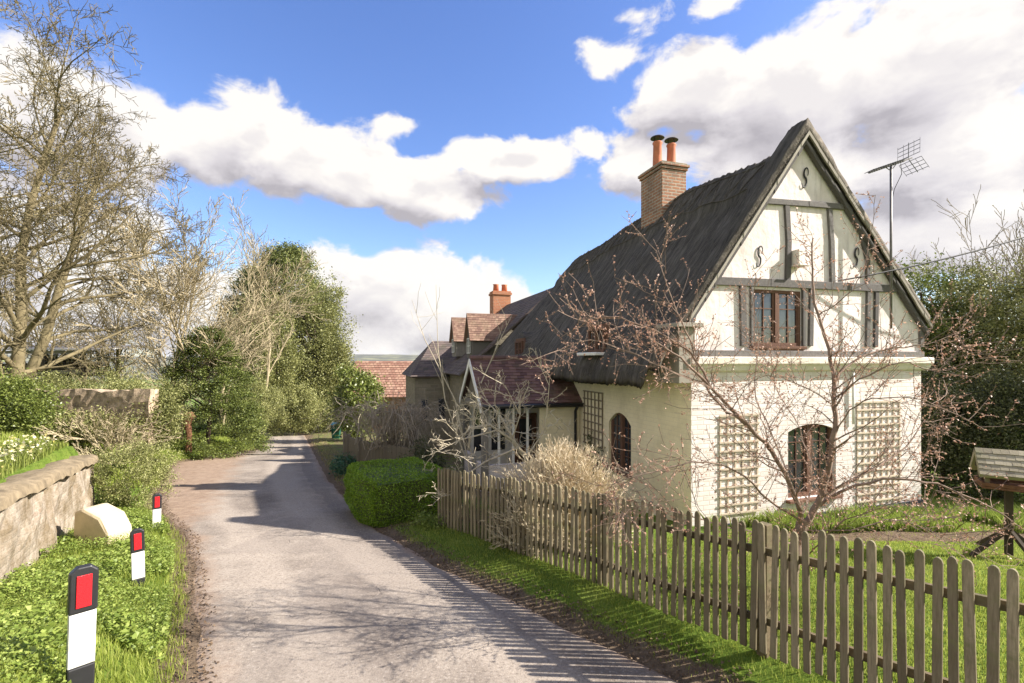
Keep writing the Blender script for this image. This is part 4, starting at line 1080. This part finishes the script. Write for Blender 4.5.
# field gate
ga = empty('field_gate', (-13.7,19,-3.4), R(25), label='rusty metal field gate standing ajar by the pull-in', cat='gate')
mb = MB()
for k in range(6): mb.tube([(-.95,0,.22+k*.19),(.55,0,.30+k*.19)], .024, 6)
mb.tube([(-.95,0,.15),(-.95,0,1.25)],.028,6); mb.tube([(.55,0,.2),(.55,0,1.35)],.028,6); mb.build('bars', M['gatepaint'], ga, smooth=True)
mb = MB(); mb.tube([(.75,0,-.3),(.77,.0,.4),(.70,0,.9),(.80,0,1.15),(.78,0,1.3)],[.12,.10,.15,.22,.10],9); mb.build('gate_post', M['rust'], ga)
mb = MB(); mb.box((-1.0,-.05,.75),(-.75,-.03,1.05)); mb.build('notice', M['white_paint'], ga)

# green wheelie bin
zb = -2.05-.1*31; bo = empty('wheelie_bin', (-11.35,31,zb), R(10), label='dark green wheelie bin with blue lid beside the road bend', cat='bin')
mb = MB(); mb.hexa([(-.22,-.26,.08),(.22,-.26,.08),(.22,.24,.08),(-.22,.24,.08),(-.29,-.36,1.0),(.29,-.36,1.0),(.29,.34,1.0),(-.29,.34,1.0)]); mb.build('body', M['bin'], bo, bevel=.03)
mb = MB(); mb.hexa([(-.31,-.40,1.0),(.31,-.40,1.0),(.31,.38,1.0),(-.31,.38,1.0),(-.28,-.34,1.07),(.28,-.34,1.07),(.28,.3,1.1),(-.28,.3,1.1)]); mb.build('lid', M['bin_lid'], bo, bevel=.02)
for sg in (-1,1):
    mb = MB(); mb.tube([(sg*.24,.26,.1),(sg*.29,.26,.1)],.1,14); mb.build('wheel', M['black_plastic'], bo)
mb = MB(); mb.tube([(-.22,.42,1.0),(.22,.42,1.0)],.018,6); mb.build('handle', M['bin'], bo)

# ------------------------------------------------------------------ bird table
bx_, by_ = 5.95, 5.75; bz_ = g(bx_,by_)
bt = empty('bird_table', (bx_,by_,bz_), R(-34), label='wooden bird table with shingled roof on the lawn at the right', cat='bird table')
mb = MB(); mb.box((-.035,-.035,.05),(.035,.035,.85)); mb.build('pole', M['darkwood'], bt, bevel=.005)
for k in range(4):
    a = k*math.pi/2+.5; mb = MB(); mb.bar((.03*math.cos(a),.03*math.sin(a),.33),(.42*math.cos(a),.42*math.sin(a),.015),.04,.04); mb.build('leg', M['darkwood'], bt)
mb = MB(); mb.box((-.27,-.22,.85),(.27,.22,.875))
for (a,b) in (((-.27,-.22),(.27,-.2)),((-.27,.2),(.27,.22)),((-.27,-.197),(-.25,.197)),((.25,-.197),(.27,.197))): mb.box((*a,.878),(*b,.92))
mb.build('tray', M['rust'], bt, bevel=.003)
for sx_ in (-.22,.22):
    for sy in (-.17,.17): mb = MB(); mb.box((sx_-.02,sy-.02,.88),(sx_+.02,sy+.02,1.09)); mb.build('post', M['rail'], bt)
bbt = lambda mb,n,m_,p: mb.build(n, m_ if not isinstance(m_,str) else M[m_], p)
M['shingle'] = tilemat('cedar_shingle', (.22,.19,.13), (.32,.28,.19), (.42,.37,.26), (.24,.26,.12))
roof_slope('roof','shingle',bt,(-.30,-.27,1.02),(.30,-.27,1.02),(-.30,0,1.30),(.30,0,1.30),bbt,gw=.075,gh=.07,th=.01)
roof_slope('roof','shingle',bt,(.30,.27,1.02),(-.30,.27,1.02),(.30,0,1.30),(-.30,0,1.30),bbt,gw=.075,gh=.07,th=.01)
mb = MB()
for x in (-.27,.25): mb.prism([(x,-.20,1.06),(x,.20,1.06),(x,0,1.25)],(.02,0,0))
mb.build('roof_end', M['darkwood'], bt)

# ------------------------------------------------------------------ bare trees
def finish_tree(w, root, bark, thinbark=None, budmat=None, nb=0, bsize=.03, bspread=.3):
    w.thick.build('trunk', M[bark], root, smooth=True, world=True)
    if w.thin.v: w.thin.build('branches', M[thinbark or bark], root, world=True)
    if budmat and nb:
        V, F = buds(w.tips, nb, bspread, bsize); np_mesh('buds', V, F, M[budmat], root)
def bare_tree(name, label, x, y, H, seed, bark='bark_big', levels=4, kids=(9,7,6,5), r=.28, z=None, trunks=1, lean=(0,0), spread=(35,65), ln=(.45,.62), group=None, wob=.12, trop=(.05,.04,.05,.03,.02), rmin=.006, budmat='budtan', nb=0, bsize=.04, t0=.25, L0=.75, fan=.25):
    z = g(x,y)-.1 if z is None else z; root = empty(name, (x,y,z), label=label, cat='tree', group=group)
    w = Wood(seed); w.cut = .035
    for k in range(trunks):
        d = Vector((lean[0]+(w.r.gauss(0,fan) if trunks > 1 else 0), lean[1]+(w.r.gauss(0,fan) if trunks > 1 else 0), 1))
        w.grow(Vector((x+w.r.gauss(0,.1)*(trunks>1),y,z)), d, H*L0*w.r.uniform(.85,1), r*w.r.uniform(.7,1) if trunks > 1 else r, 0,
           dict(levels=levels, kids=kids, ang=spread, len=ln, wob=wob, trop=trop, rmin=rmin, seg=6, rk=.5, t0=t0))
    finish_tree(w, root, bark, bark, budmat, nb, bsize); return root
bare_tree('bare_tree', 'large bare spreading tree at the far left edge above the garden wall', -13.5, 13.0, 12.0, 5, levels=4, kids=(24,9,8,5), r=.17, t0=.1, spread=(35,68), ln=(.38,.57), L0=.86, nb=5000, bsize=.035, rmin=.007)
bare_tree('bare_tree', 'second big bare tree just behind the first, at the left edge', -16.0, 15.5, 12.4, 15, levels=4, kids=(16,8,7,5), r=.18, t0=.3, spread=(35,65), ln=(.36,.55), L0=.86, nb=3000, bsize=.03, rmin=.008)
bare_tree('bare_tree', 'bare tree partly outside the left edge with limbs reaching in', -14.6, 11.5, 9.5, 16, levels=4, kids=(12,8,6,5), r=.16, t0=.3, spread=(38,70), ln=(.42,.6), L0=.86, nb=5000, bsize=.035, rmin=.007, lean=(.12,0))
for (px, D, H, sd, lab) in ((118,22,7.6,21,'slim tan bare tree just left of the tall twin stems'),(172,21,10.2,22,'tall tan bare tree with twin upright stems behind the gate'),(222,25,10.0,23,'pale bare tree with fanned stems left of the dark evergreen'),(70,20,6.5,24,'small bare tree above the open shed roof'),(262,30,9.5,25,'bare tree with pale trunk standing against the evergreen')):
    bare_tree('bare_tree', lab, (px-512)/480*D, D, H, sd, bark='bark_tan', trunks=2 if px in (172,222) else 1, levels=3, kids=(20,10,7) if px < 200 else (13,7,5), r=.10, t0=.15, spread=(22,48), ln=(.38,.6), group='bare trees beyond the gate', nb=2600, bsize=.045, fan=.14, L0=.9, rmin=.010, z=-3.4)
# front garden tree: limbs placed in space, twigs grown on them
def at(px, py, D): return Vector(((px-512)/480*D, D, (360-py)/480*D))
FTx, FTy = at(786,600,4.75).x, 4.75
ft = empty('front_garden_tree', (FTx,FTy,g(FTx,FTy)), label='small bare tree with pinkish buds spreading over the picket fence before the gable', cat='tree')
w = Wood(31); w.cut = .012
limbs = [
 ([(786,625,4.75),(790,580,4.75),(796,545,4.75),(806,520,4.75)], .085,.075),
 ([(806,522,4.75),(822,494,4.7),(832,450,4.6),(835,405,4.6),(831,360,4.7),(818,315,4.8),(812,270,4.9),(813,238,4.9)], .055,.008),
 ([(802,525,4.75),(795,495,4.6),(772,452,4.5),(748,425,4.4),(712,388,4.3),(680,358,4.2),(655,342,4.2)], .045,.009),
 ([(748,425,4.4),(720,405,4.5),(700,376,4.6),(690,340,4.7),(672,300,4.7),(656,250,4.8)], .022,.005),
 ([(712,388,4.3),(690,352,4.3),(640,325,4.4),(600,318,4.5),(560,338,4.6)], .020,.005),
 ([(712,388,4.3),(672,372,4.1),(630,352,4.1),(590,340,4.1),(556,352,4.1)], .014,.004),
 ([(806,520,4.75),(838,488,4.9),(872,470,5.0),(905,448,5.2),(925,420,5.4)], .034,.006),
 ([(820,505,4.8),(870,482,4.5),(925,482,4.4),(975,500,4.3),(1024,530,4.3)], .026,.006),
 ([(834,385,4.65),(852,362,4.8),(885,350,5.0),(925,345,5.1),(965,330,5.2)], .022,.005),
 ([(833,400,4.6),(860,380,4.4),(900,362,4.2),(935,372,4.2),(975,360,4.1)], .016,.004),
 ([(832,440,4.6),(850,410,4.5),(880,398,4.3),(925,402,4.1),(985,430,4.0)], .014,.004),
 ([(800,522,4.75),(770,500,4.5),(735,470,4.3),(700,462,4.1),(660,470,4.0),(600,485,4.0)], .020,.004),
 ([(796,545,4.75),(760,535,4.4),(700,520,4.2),(650,505,4.2),(620,515,4.2)], .016,.004),
 ([(790,480,4.6),(770,430,4.8),(755,390,5.0),(758,330,5.2),(745,285,5.3)], .018,.004),
 ([(818,315,4.8),(842,300,4.7),(862,272,4.6),(870,235,4.6)], .012,.003),
 ([(806,530,4.75),(850,530,4.4),(900,520,4.3),(950,540,4.2)], .014,.004),
 ([(800,520,4.75),(812,480,5.1),(800,430,5.4),(775,385,5.6),(770,340,5.7)], .018,.004),
 ([(793,570,4.75),(815,548,4.3),(845,520,4.0),(905,500,3.7)], .014,.004),
 ([(835,405,4.6),(800,385,4.5),(765,375,4.4),(740,382,4.3)], .010,.003)]
PT = dict(levels=2, kids=(5,4), ang=(30,70), len=(.4,.65), wob=.16, trop=(.05,.06,.06), rmin=.0022, seg=4, rk=.55, t0=.15)
for pts, r0, r1 in limbs:
    raw = [at(*p) for p in pts]; sm2 = []
    for i in range(len(raw)-1):       # smooth the limb
        a,b = raw[i], raw[i+1]; pa_ = raw[max(0,i-1)]; pb_ = raw[min(len(raw)-1,i+2)]
        for k in range(4):
            t = k/4; q = .5*((2*a)+(b-pa_)*t+(2*pa_-5*a+4*b-pb_)*t*t+(3*a-pa_-3*b+pb_)*t**3); sm2.append(q+w.rnd(.006))
    sm2.append(raw[-1]); pp, rad = w.limb(sm2, r0*(.62 if r0 < .08 else .8), r1*.7)
    L = sum((pp[i+1]-pp[i]).length for i in range(len(pp)-1))
    if r0 > .08: continue
    nk = int(L*12)
    for j in range(nk):
        t = .12+.88*(j+rng.random())/nk; f = min(t*(len(pp)-1), len(pp)-1.01); i = int(f); a = pp[i].lerp(pp[i+1], f-i); ax_ = (pp[i+1]-pp[i]).normalized()
        sd = ax_.cross(w.rnd()).normalized(); an = R(rng.uniform(30,70)); nd_ = ax_*math.cos(an)+sd*math.sin(an)+Vector((0,0,.15))
        w.grow(a, nd_, rng.uniform(.25,.62), max(.003, rad[i]*.35), 1, PT)
    w.tips.append((pp[-1], (pp[-1]-pp[-2]).normalized()))
finish_tree(w, ft, 'bark_pink', 'bark_pink', 'bud', 14000, .021, .24)

# pale twiggy tree before the porch
pt_ = empty('pale_small_tree', (*at(536,500,8.6).xy, -2.8), label='small tree with bleached arching branches in front of the porch', cat='tree')
w = Wood(44); w.cut = .02; 
for pts, r0, r1 in (([(538,505,8.6),(533,480,8.6),(526,458,8.5),(512,440,8.4)],.055,.035),([(512,440,8.4),(490,425,8.2),(470,428,8.0),(455,445,7.9)],.028,.008),([(518,448,8.4),(485,462,8.0),(462,478,7.8),(452,496,7.7)],.022,.006),([(520,450,8.5),(500,415,8.6),(480,395,8.6)],.02,.006),([(526,458,8.5),(545,430,8.4),(548,400,8.3),(550,375,8.3)],.016,.004),([(512,440,8.4),(520,415,8.2),(505,385,8.0)],.014,.004),([(498,430,8.2),(460,440,7.8),(430,455,7.6)],.016,.004)):
    raw = [at(*p) for p in pts]; pp, rad = w.limb(raw, r0, r1)
    if r0 > .05: continue
    for j in range(11):
        f = (j+rng.random())/11*(len(pp)-1.01); i = int(f); a = pp[i].lerp(pp[i+1], f-i)
        w.grow(a, w.rnd()+Vector((-.3,0,.5)), rng.uniform(.3,.7), .007, 1, dict(levels=3,kids=(0,4,3),ang=(25,60),len=(.4,.6),wob=.2,trop=(.05,),rmin=.0035,seg=4,t0=.1))
finish_tree(w, pt_, 'bark_pale', 'bark_pale')

# dense bare bush behind the fence, twiggy dome
def twig_dome(name, label, x, y, rad, H, n, bark, seed, L=.35, r=.004, z=None, cat='bush', levels=2, trop=.03, down=False):
    z = g(x,y)-.02 if z is None else z; root = empty(name, (x,y,z), label=label, cat=cat); w = Wood(seed); w.cut = .009
    for k in range(n):
        a = w.r.uniform(0,6.283); e = w.r.uniform(.08,1.5); d = Vector((math.cos(a)*math.cos(e)*rad, math.sin(a)*math.cos(e)*rad, math.sin(e)*H))
        w.grow(Vector((x+d.x*.1,y+d.y*.1,z)), d, d.length*w.r.uniform(.75,1.05), .011, 0, dict(levels=levels, kids=(8,5,3), ang=(18,42), len=(.22,.36), wob=.09, trop=(trop,), rmin=r, seg=5, t0=.35))
    w.thick.build('stems', M[bark], root, world=True)
    w.thin.build('twigs', M[bark], root, world=True); return root
bx2 = at(562,480,6.9)
twig_dome('twiggy_bush', 'round pale straw coloured bare bush behind the picket fence', bx2.x, 6.9, .95, 1.28, 800, 'bark_straw', 51, z=-2.62, r=.0028)
twig_dome('twiggy_bush', 'thin bare shrub growing through the pickets', at(520,0,6.4).x, 6.4, .35, .75, 40, 'bark_pale', 52, z=-2.5)
# weeping grey tangle over the board fence
wr = empty('weeping_shrub', (*at(395,450,12.6).xy, -3.3), label='tangled grey weeping bare shrub over the board fence', cat='shrub')
w = Wood(61); w.cut = .01
for k in range(150):
    a = rng.uniform(0,6.28); rr = rng.uniform(.8,2.0); c = Vector((at(395,0,12.8).x+rng.gauss(0,.35),12.8+rng.gauss(0,.3),-2.3)); top = -1.25+rng.gauss(0,.2)
    pts = []
    for i in range(9):
        t = i/8; pts.append(Vector((c.x+math.cos(a)*rr*t, c.y+math.sin(a)*rr*t*.8, c.z+(top-c.z)*math.sin(min(1,t*1.25)*math.pi*.5) - max(0,t-.55)**1.5*2.2))+w.rnd(.035))
    w.limb(pts, .014, .004)
    for q in range(3): w.grow(pts[rng.randrange(3,8)], w.rnd()+Vector((0,0,-.3)), .5, .006, 2, dict(levels=2,kids=(),ang=(20,50),len=(.4,.6),wob=.25,trop=(-.08,),rmin=.004,seg=5))
w.thick.add(w.thin.v, w.thin.f); w.thick.build('stems', M['bark_grey'], wr, world=True)
w = Wood(62); w.cut=.01
ss = empty('sapling', (*at(470,430,11).xy,-3.2), label='tall thin pale sapling stems left of the porch', cat='sapling')
for pts in ([(470,470,11),(455,400,11),(425,340,11),(412,300,11)],[(468,450,11),(478,390,11),(500,340,11),(512,315,11)],[(466,460,11),(445,400,10.8),(438,350,10.8),(436,285,10.8)]):
    pp, rad = w.limb([at(*p) for p in pts], .02, .004)
    for j in range(6): w.grow(pp[(q_ := rng.randrange(1,3))].lerp(pp[q_+1], rng.random()), w.rnd(.6)+Vector((0,0,1)), .7, .006, 2, dict(levels=2,kids=(),ang=(20,50),len=(.4,.6),wob=.1,trop=(.05,),rmin=.003,seg=5))
w.thick.add(w.thin.v, w.thin.f); w.thick.build('stems', M['bark_pale'], ss, world=True)

# ------------------------------------------------------------------ leafy plants
# clipped box hedge
def box_hedge(name, label, c, half, rot, z0, H, mat, n=42000, leaf=.028):
    root = empty(name, (c[0],c[1],z0), rot, label=label, cat='hedge')
    a, b = half; P = nr.uniform(-1,1,(n,3)); ax_ = nr.integers(0,3,n); sgn = np.where(nr.random(n)<.5,-1,1)
    for k in range(3): P[ax_==k,k] = sgn[ax_==k]*nr.uniform(.86,1.0,(ax_==k).sum())
    # rounded corners
    q = np.sum(np.abs(P)**5, 1)**(1/5); P = P/np.maximum(q,.9)[:,None]*.97
    P = P*(1+.035*np.sin(P[:,[1]]*5+P[:,[0]]*4)+.02*np.sin(P[:,[2]]*9+P[:,[0]]*8)); P = P*np.array([a,b,H/2])+np.array([0,0,H/2]); P += nr.normal(0,.012,P.shape)
    cz, sz = math.cos(rot), math.sin(rot); X = P[:,0]*cz-P[:,1]*sz+c[0]; Y = P[:,0]*sz+P[:,1]*cz+c[1]; Q = np.stack([X,Y,P[:,2]+z0],-1)
    V,F = leaf_quads(Q, leaf, .1, .7); np_mesh('foliage', V, F, M[mat], root)
    mb = MB(); mb.box((-a*.8,-b*.8,0),(a*.8,b*.8,H*.85)); mb.build('inner_branches', M['darkleaf'], root)
box_hedge('clipped_hedge', 'bright green clipped box hedge at the far end of the picket fence', (-2.25,9.25), (.82,1.0), R(32), -3.0, .98, 'box')
leafy('shrub', 'small dark green leafy shrub behind the clipped hedge', 'shrub', tuple(at(427,0,10.8).xy), 1.15, .5,.5,'darkleaf', 60,60,.1,.05, trunk=False, zb=-3.0)
leafy('plant', 'blue green leafy clump at the foot of the board fence', 'plant', tuple(at(345,0,14.6).xy), .6,.5,.6,'teal', 40,50,.09,.07, trunk=False)
leafy('plant', 'bright green low plant beside the clipped hedge by the verge', 'plant', tuple(at(436,0,8.0).xy), .3,.35,.3,'weed', 30,40,.06,.04, trunk=False)
leafy('laurel_bush', 'rounded glossy green laurel bush by the road bend beside the bin', 'bush', tuple(at(357,0,29).xy), 4.5, 1.45,1.4,'laurel', 120,75,.26,.17, zb=-4.9)
# climber on side wall
leafy('climbing_plant', 'dark green climber at the foot of the brown trellis', 'plant', to_world(-.22,3.0), 1.3,.15,.45,'darkleaf', 40,30,.06,.05, trunk=False, zb=-2.95)
# conifer shrub by gate and tall evergreens
leafy('conifer_shrub', 'dark green feathery conifer shrub beside the field gate', 'conifer', tuple(at(207,0,21).xy), 5.2,2.35,2.0,'conifer', 420,190,.17,.075, shell=.45, cone=.25, zb=-3.8, up=.3)
leafy('tall_evergreen', 'tall dark pointed evergreen rising at the bend of the lane', 'evergreen', tuple(at(287,0,44).xy), 17.4,6.0,4.5,'cypress', 700,130,.5,.19, shell=.4, cone=.25, zb=-6.6)
leafy('tall_evergreen', 'second tall evergreen, left of and a little lower than the pointed one', 'evergreen', tuple(at(254,0,47).xy), 16.2,4.6,4.0,'cypress', 450,120,.5,.2, shell=.4, cone=.3, zb=-6.8, up=.3)
leafy('ivy_clad_tree', 'shorter ivy clad tree at the right foot of the evergreens', 'tree', tuple(at(329,0,41).xy), 9.0,2.0,2.4,'ivy', 220,100,.36,.15, shell=.35, zb=-6.0)
leafy('ivy_clad_tree', 'broad olive ivy clad tree at the right of the evergreens by the bend', 'tree', tuple(at(314,0,40).xy), 13.4,3.0,3.0,'ivy', 420,110,.36,.15, shell=.35, zb=-6.0)
leafy('ivy_clad_tree', 'olive ivy clad tree in the middle of the roadside evergreens', 'tree', tuple(at(262,0,35).xy), 9.6,2.6,2.5,'ivy', 320,110,.32,.14, shell=.35, zb=-5.0)
leafy('roadside_hedge', 'sunlit green hedge on the left before the bend', 'hedge', tuple(at(250,0,27.5).xy), 3.4,1.4,2.4,'hedge_olive', 220,130,.18,.075, trunk=False, zb=-4.4)
leafy('roadside_hedge', 'pale olive hedge at the far bend under the ivy clad trees', 'hedge', tuple(at(290,0,36).xy), 3.8,2.6,2.0,'hedge_olive', 220,130,.24,.10, trunk=False, zb=-5.6)
leafy('roadside_hedge', 'low hedge behind the wheelie bin', 'hedge', tuple(at(322,0,38).xy), 2.6,1.8,2.0,'ivy', 100,70,.2,.12, trunk=False, zb=-5.8)
X = nr.uniform(-130,-26,700); Y = 62+nr.uniform(-8,25,700); Zt = G(X,Y)
hh = nr.uniform(0,1,700)**.7*(9+3*np.sin(X*.23)+2*np.sin(X*.61)); C = np.stack([X,Y,Zt+hh],-1); idx = np.repeat(np.arange(700),60)
P = C[idx]+nr.normal(size=(len(idx),3))*.9; V,F = leaf_quads(P,.32,0,.5)
tag(np_mesh('distant_wood',V,F,M['bushtan']),'pale tan belt of bare woodland beyond the shed','wood',kind='stuff')
# left bank growth
i_ = 0
for (px, D, H, r1, mt, lab, zz) in ((112,17,2.0,2.6,'ivy','sprawling olive bush above the ruined wall',-2.4),(40,16,1.65,2.2,'hedge_olive','low yellow green bush under the open shed',-2.2),(10,11.0,1.3,.9,'laurel','leafy green bush at the left edge behind the lawn',-1.75),
      (158,13.1,1.35,.45,'ivy','ivy tuft at the broken right end of the ruined wall',-2.3),(20,13.4,1.3,1.2,'ivy','ivy clump at the left end of the ruined wall',-1.9),
      (75,12.3,.5,1.3,'ivy','ivy mound spilling over the ruined wall',-1.95),(125,14.2,2.0,1.0,'hedge_olive','scrubby bush at the right end of the ruined wall',-2.6)):
    leafy('bush', lab, 'bush', tuple(at(px,0,D).xy), H, r1, r1*.7, mt, 170, 110, .15, .055, trunk=False, zb=zz)
wc = at(122,0,8.9); leafy('wall_end_bush', 'fine leaved olive bush smothering the end of the brick wall', 'bush', (wc.x-.1, 9.3), 1.35,.72,.6,'hedge_olive', 130,150,.075,.03, trunk=False, zb=-2.9)
twig_dome('dry_bramble', 'dry brown brambles in front of the ruined wall', -10.4, 11.9, 1.5, .65, 34, 'bark_tan', 71, z=-1.95, r=.006)
twig_dome('dry_bramble', 'dry twiggy scrub beyond the end of the brick wall', -9.6, 11.6, .9, 1.0, 40, 'bark_tan', 72, z=-2.5, r=.006)
# right background
for (px, D, H, r1, mt, lab, zz, lf) in ((925,13.5,6.0,1.5,'laurel','glossy evergreen tree right behind the cottage gable',-3.2,.12),(985,12.5,5.9,1.6,'ivy','grey green ivy covered tree at the right edge',-3.2,.08),(1050,11,5.6,1.6,'ivy','dense evergreen at the far right edge',-3.0,.09),
      (940,10.6,2.9,1.1,'darkleaf','dark hedge shrub against the right corner of the cottage',-3.1,.07),(1000,10.2,2.6,1.2,'darkleaf','dark shrub behind the bird table',-3.0,.07),(1075,9.5,3.0,1.2,'darkleaf','shadowy shrub at the right edge beyond the bird table',-2.9,.07)):
    leafy('evergreen_shrub', lab, 'evergreen', tuple(at(px,0,D).xy), H, r1, r1, mt, 330 if H>4 else 200, 130, .19, lf*.72, shell=.35, zb=zz)
bare_tree('bare_tree', 'bare grey upright tree above the ivy at the right edge', at(1012,0,13).x, 13, 7.6, 81, bark='bark_grey', trunks=7, levels=3, kids=(9,6,4), r=.06, spread=(15,35), z=-3.2, nb=1500, fan=.2, rmin=.007)
for k, (px, D) in enumerate(((560,26),(1150,14))):
    pass

# ------------------------------------------------------------------ grass and ground cover
def scatter(n, x0, x1, y0, y1, ok):
    X = nr.uniform(x0,x1,n); Y = nr.uniform(y0,y1,n); k = ok(X,Y); return X[k], Y[k]
def patchy(X, Y, s=1.3): return .5+.5*np.sin(X*s*1.7+np.sin(Y*s*1.1)*2)*np.sin(Y*s*1.3+np.sin(X*s)*1.5)
def blades(name, label, cat, X, Y, h, w, mat, z=None, bend=.5):
    n = len(X); Z = (G(X,Y) if z is None else z)-.01; a = nr.uniform(0,6.283,n); H = h*nr.uniform(.45,1.3,n); ww = w*nr.uniform(.7,1.3,n)
    dx, dy = np.cos(a)*ww/2, np.sin(a)*ww/2; la = nr.uniform(0,6.283,n); lb = H*bend*nr.uniform(0,1,n)
    B = np.stack([X,Y,Z],-1); d = np.stack([dx,dy,0*dx],-1); T = B+np.stack([np.cos(la)*lb,np.sin(la)*lb,H],-1); Mid = B+np.stack([np.cos(la)*lb*.3,np.sin(la)*lb*.3,H*.55],-1)
    V = np.stack([B-d,B+d,Mid+d*.8,T,Mid-d*.8],1).reshape(-1,3); F = np.arange(5*n).reshape(-1,5)
    return tag(np_mesh(name, V, F, M[mat]), label, cat, kind='stuff')
xl_ = lambda Y: np.interp(Y,*XL); xr_ = lambda Y: np.interp(Y,*XR); fe_ = lambda Y: np.interp(Y,*FE); xw_ = lambda Y: -5.2-.6375*(Y-4.84)
X,Y = scatter(300000,-9,1,1.0,9.5, lambda X,Y: (X < xl_(Y)-.02-.12*nr.random(len(X))) & (X > xw_(Y)+.02))
kp = nr.random(len(X)) < np.clip(2.6/np.maximum(Y,1.5), .3, 1); X,Y = X[kp],Y[kp]
blades('verge_grass','bright green grass on the left verge between road and wall','grass',X,Y,.09,.006,'grass')
X,Y = scatter(330000,-9,1,1.0,9.5, lambda X,Y: (X < xl_(Y)-.2) & (X > xw_(Y)+.02) & (patchy(X,Y,1.6) > .35))
P = np.stack([X,Y,G(X,Y)+nr.uniform(.02,.15,len(X))],-1); V,F = leaf_quads(P,.018+.034*patchy(X,Y,4.3)**2,.35,.7)
tag(np_mesh('verge_weeds',V,F,M['weed']),'leafy weeds covering the left verge','weeds',kind='stuff')
X,Y = scatter(260000,-4.5,3.6,1.2,11, lambda X,Y: (X > xr_(Y)+.06+.30*nr.random(len(X))*(1+.7*np.sin(Y*4))) & (X < fe_(Y)+.25) & (X > -3.4) & (Y<9.2))
blades('strip_grass','mown grass strip between the lane and the picket fence','grass',X,Y,.045,.005,'grass')
X,Y = scatter(420000,-1,9.5,1.6,9.4, lambda X,Y: (X > fe_(Y)+.25) & ((to_local(X,Y)[1] < -.5)|(X<1.5)) & ~((Y>6.55)&(X>3.8)&(Y<7.15)&(nr.random(len(X))<.93)))
kp = nr.random(len(X)) < np.clip(3.5/np.maximum(Y,1.5), .35, 1); X,Y = X[kp],Y[kp]
blades('lawn_grass','green lawn grass in the cottage garden behind the fence','grass',X,Y,.042,.006,'grass')
X,Y = scatter(26000,3.0,9.5,7.1,8.4, lambda X,Y: (to_local(X,Y)[1] < -.12) & (patchy(X,Y,2.1)>.45))
blades('border_leaves','long green leaves of spring bulbs along the border','plants',X,Y,.2,.012,'weed',bend=.8)
X,Y = scatter(150000,-14,-4,3,12.5, lambda X,Y: (X < xw_(Y)-.5) & ((Y<9.2)|(X< xl_(Y)-3)))
blades('garden_grass','bright lawn grass behind the brick wall','grass',X,Y,.11,.010,'grass')
X,Y = scatter(110000,-22,-9,9.5,36, lambda X,Y: (X < xl_(Y)-.1) & (X > xl_(Y)-3.5))
blades('roadside_grass','rough grass bank left of the lane before the bend','grass',X,Y,.16,.02,'grass')
X,Y = scatter(26000,-12,-2.4,9.2,34, lambda X,Y: (X > xr_(Y)+.1) & (X < xr_(Y)+1.0))
blades('roadside_grass','thin grass edge right of the lane towards the bend','grass',X,Y,.10,.015,'rough')
X,Y = scatter(2200,-8.6,-5.2,4.5,8.5, lambda X,Y: (X < xw_(Y)-.45)&(X > xw_(Y)-1.6))
P = np.stack([X,Y,G(X,Y)+nr.uniform(.08,.3,len(X))],-1); V,F = leaf_quads(P,.045,.2,.9)
tag(np_mesh('daffodils',V,F,M['daff']),'pale yellow daffodils massed behind the brick wall','flowers',kind='stuff')
X,Y = scatter(14000,-8.6,-5.2,4.5,8.5, lambda X,Y: (X < xw_(Y)-.45)&(X > xw_(Y)-1.7))
blades('daffodil_leaves','grey green daffodil leaves behind the brick wall','plants',X,Y,.2,.010,'laurel')
X,Y = scatter(110000,-12,4,1.2,12, lambda X,Y: ((X > xr_(Y)-.12) & (X < xr_(Y)+.42)) | ((X < xl_(Y)+.15+.1*nr.random(len(X))) & (X > xl_(Y)-.15)))
P = np.stack([X,Y,G(X,Y)+.012],-1); V,F = leaf_quads(P,.028,.6,.7)
tag(np_mesh('leaf_litter',V,F,M['litter']),'dead leaves and crumbs of earth along the road edges','leaf litter',kind='stuff')

# ------------------------------------------------------------------ air
hm = bpy.data.materials.new('haze'); hm.use_nodes = True; hn = hm.node_tree; hn.nodes.clear()
ho_ = hn.nodes.new('ShaderNodeOutputMaterial'); pv = hn.nodes.new('ShaderNodeVolumePrincipled')
pv.inputs['Color'].default_value = (.86,.92,1,1); pv.inputs['Density'].default_value = 0.00010; hn.links.new(pv.outputs[0], ho_.inputs['Volume'])
mb = MB(); mb.box((-6100,-30,-60),(6100,6100,40)); tag(mb.build('haze', hm), kind='stuff')
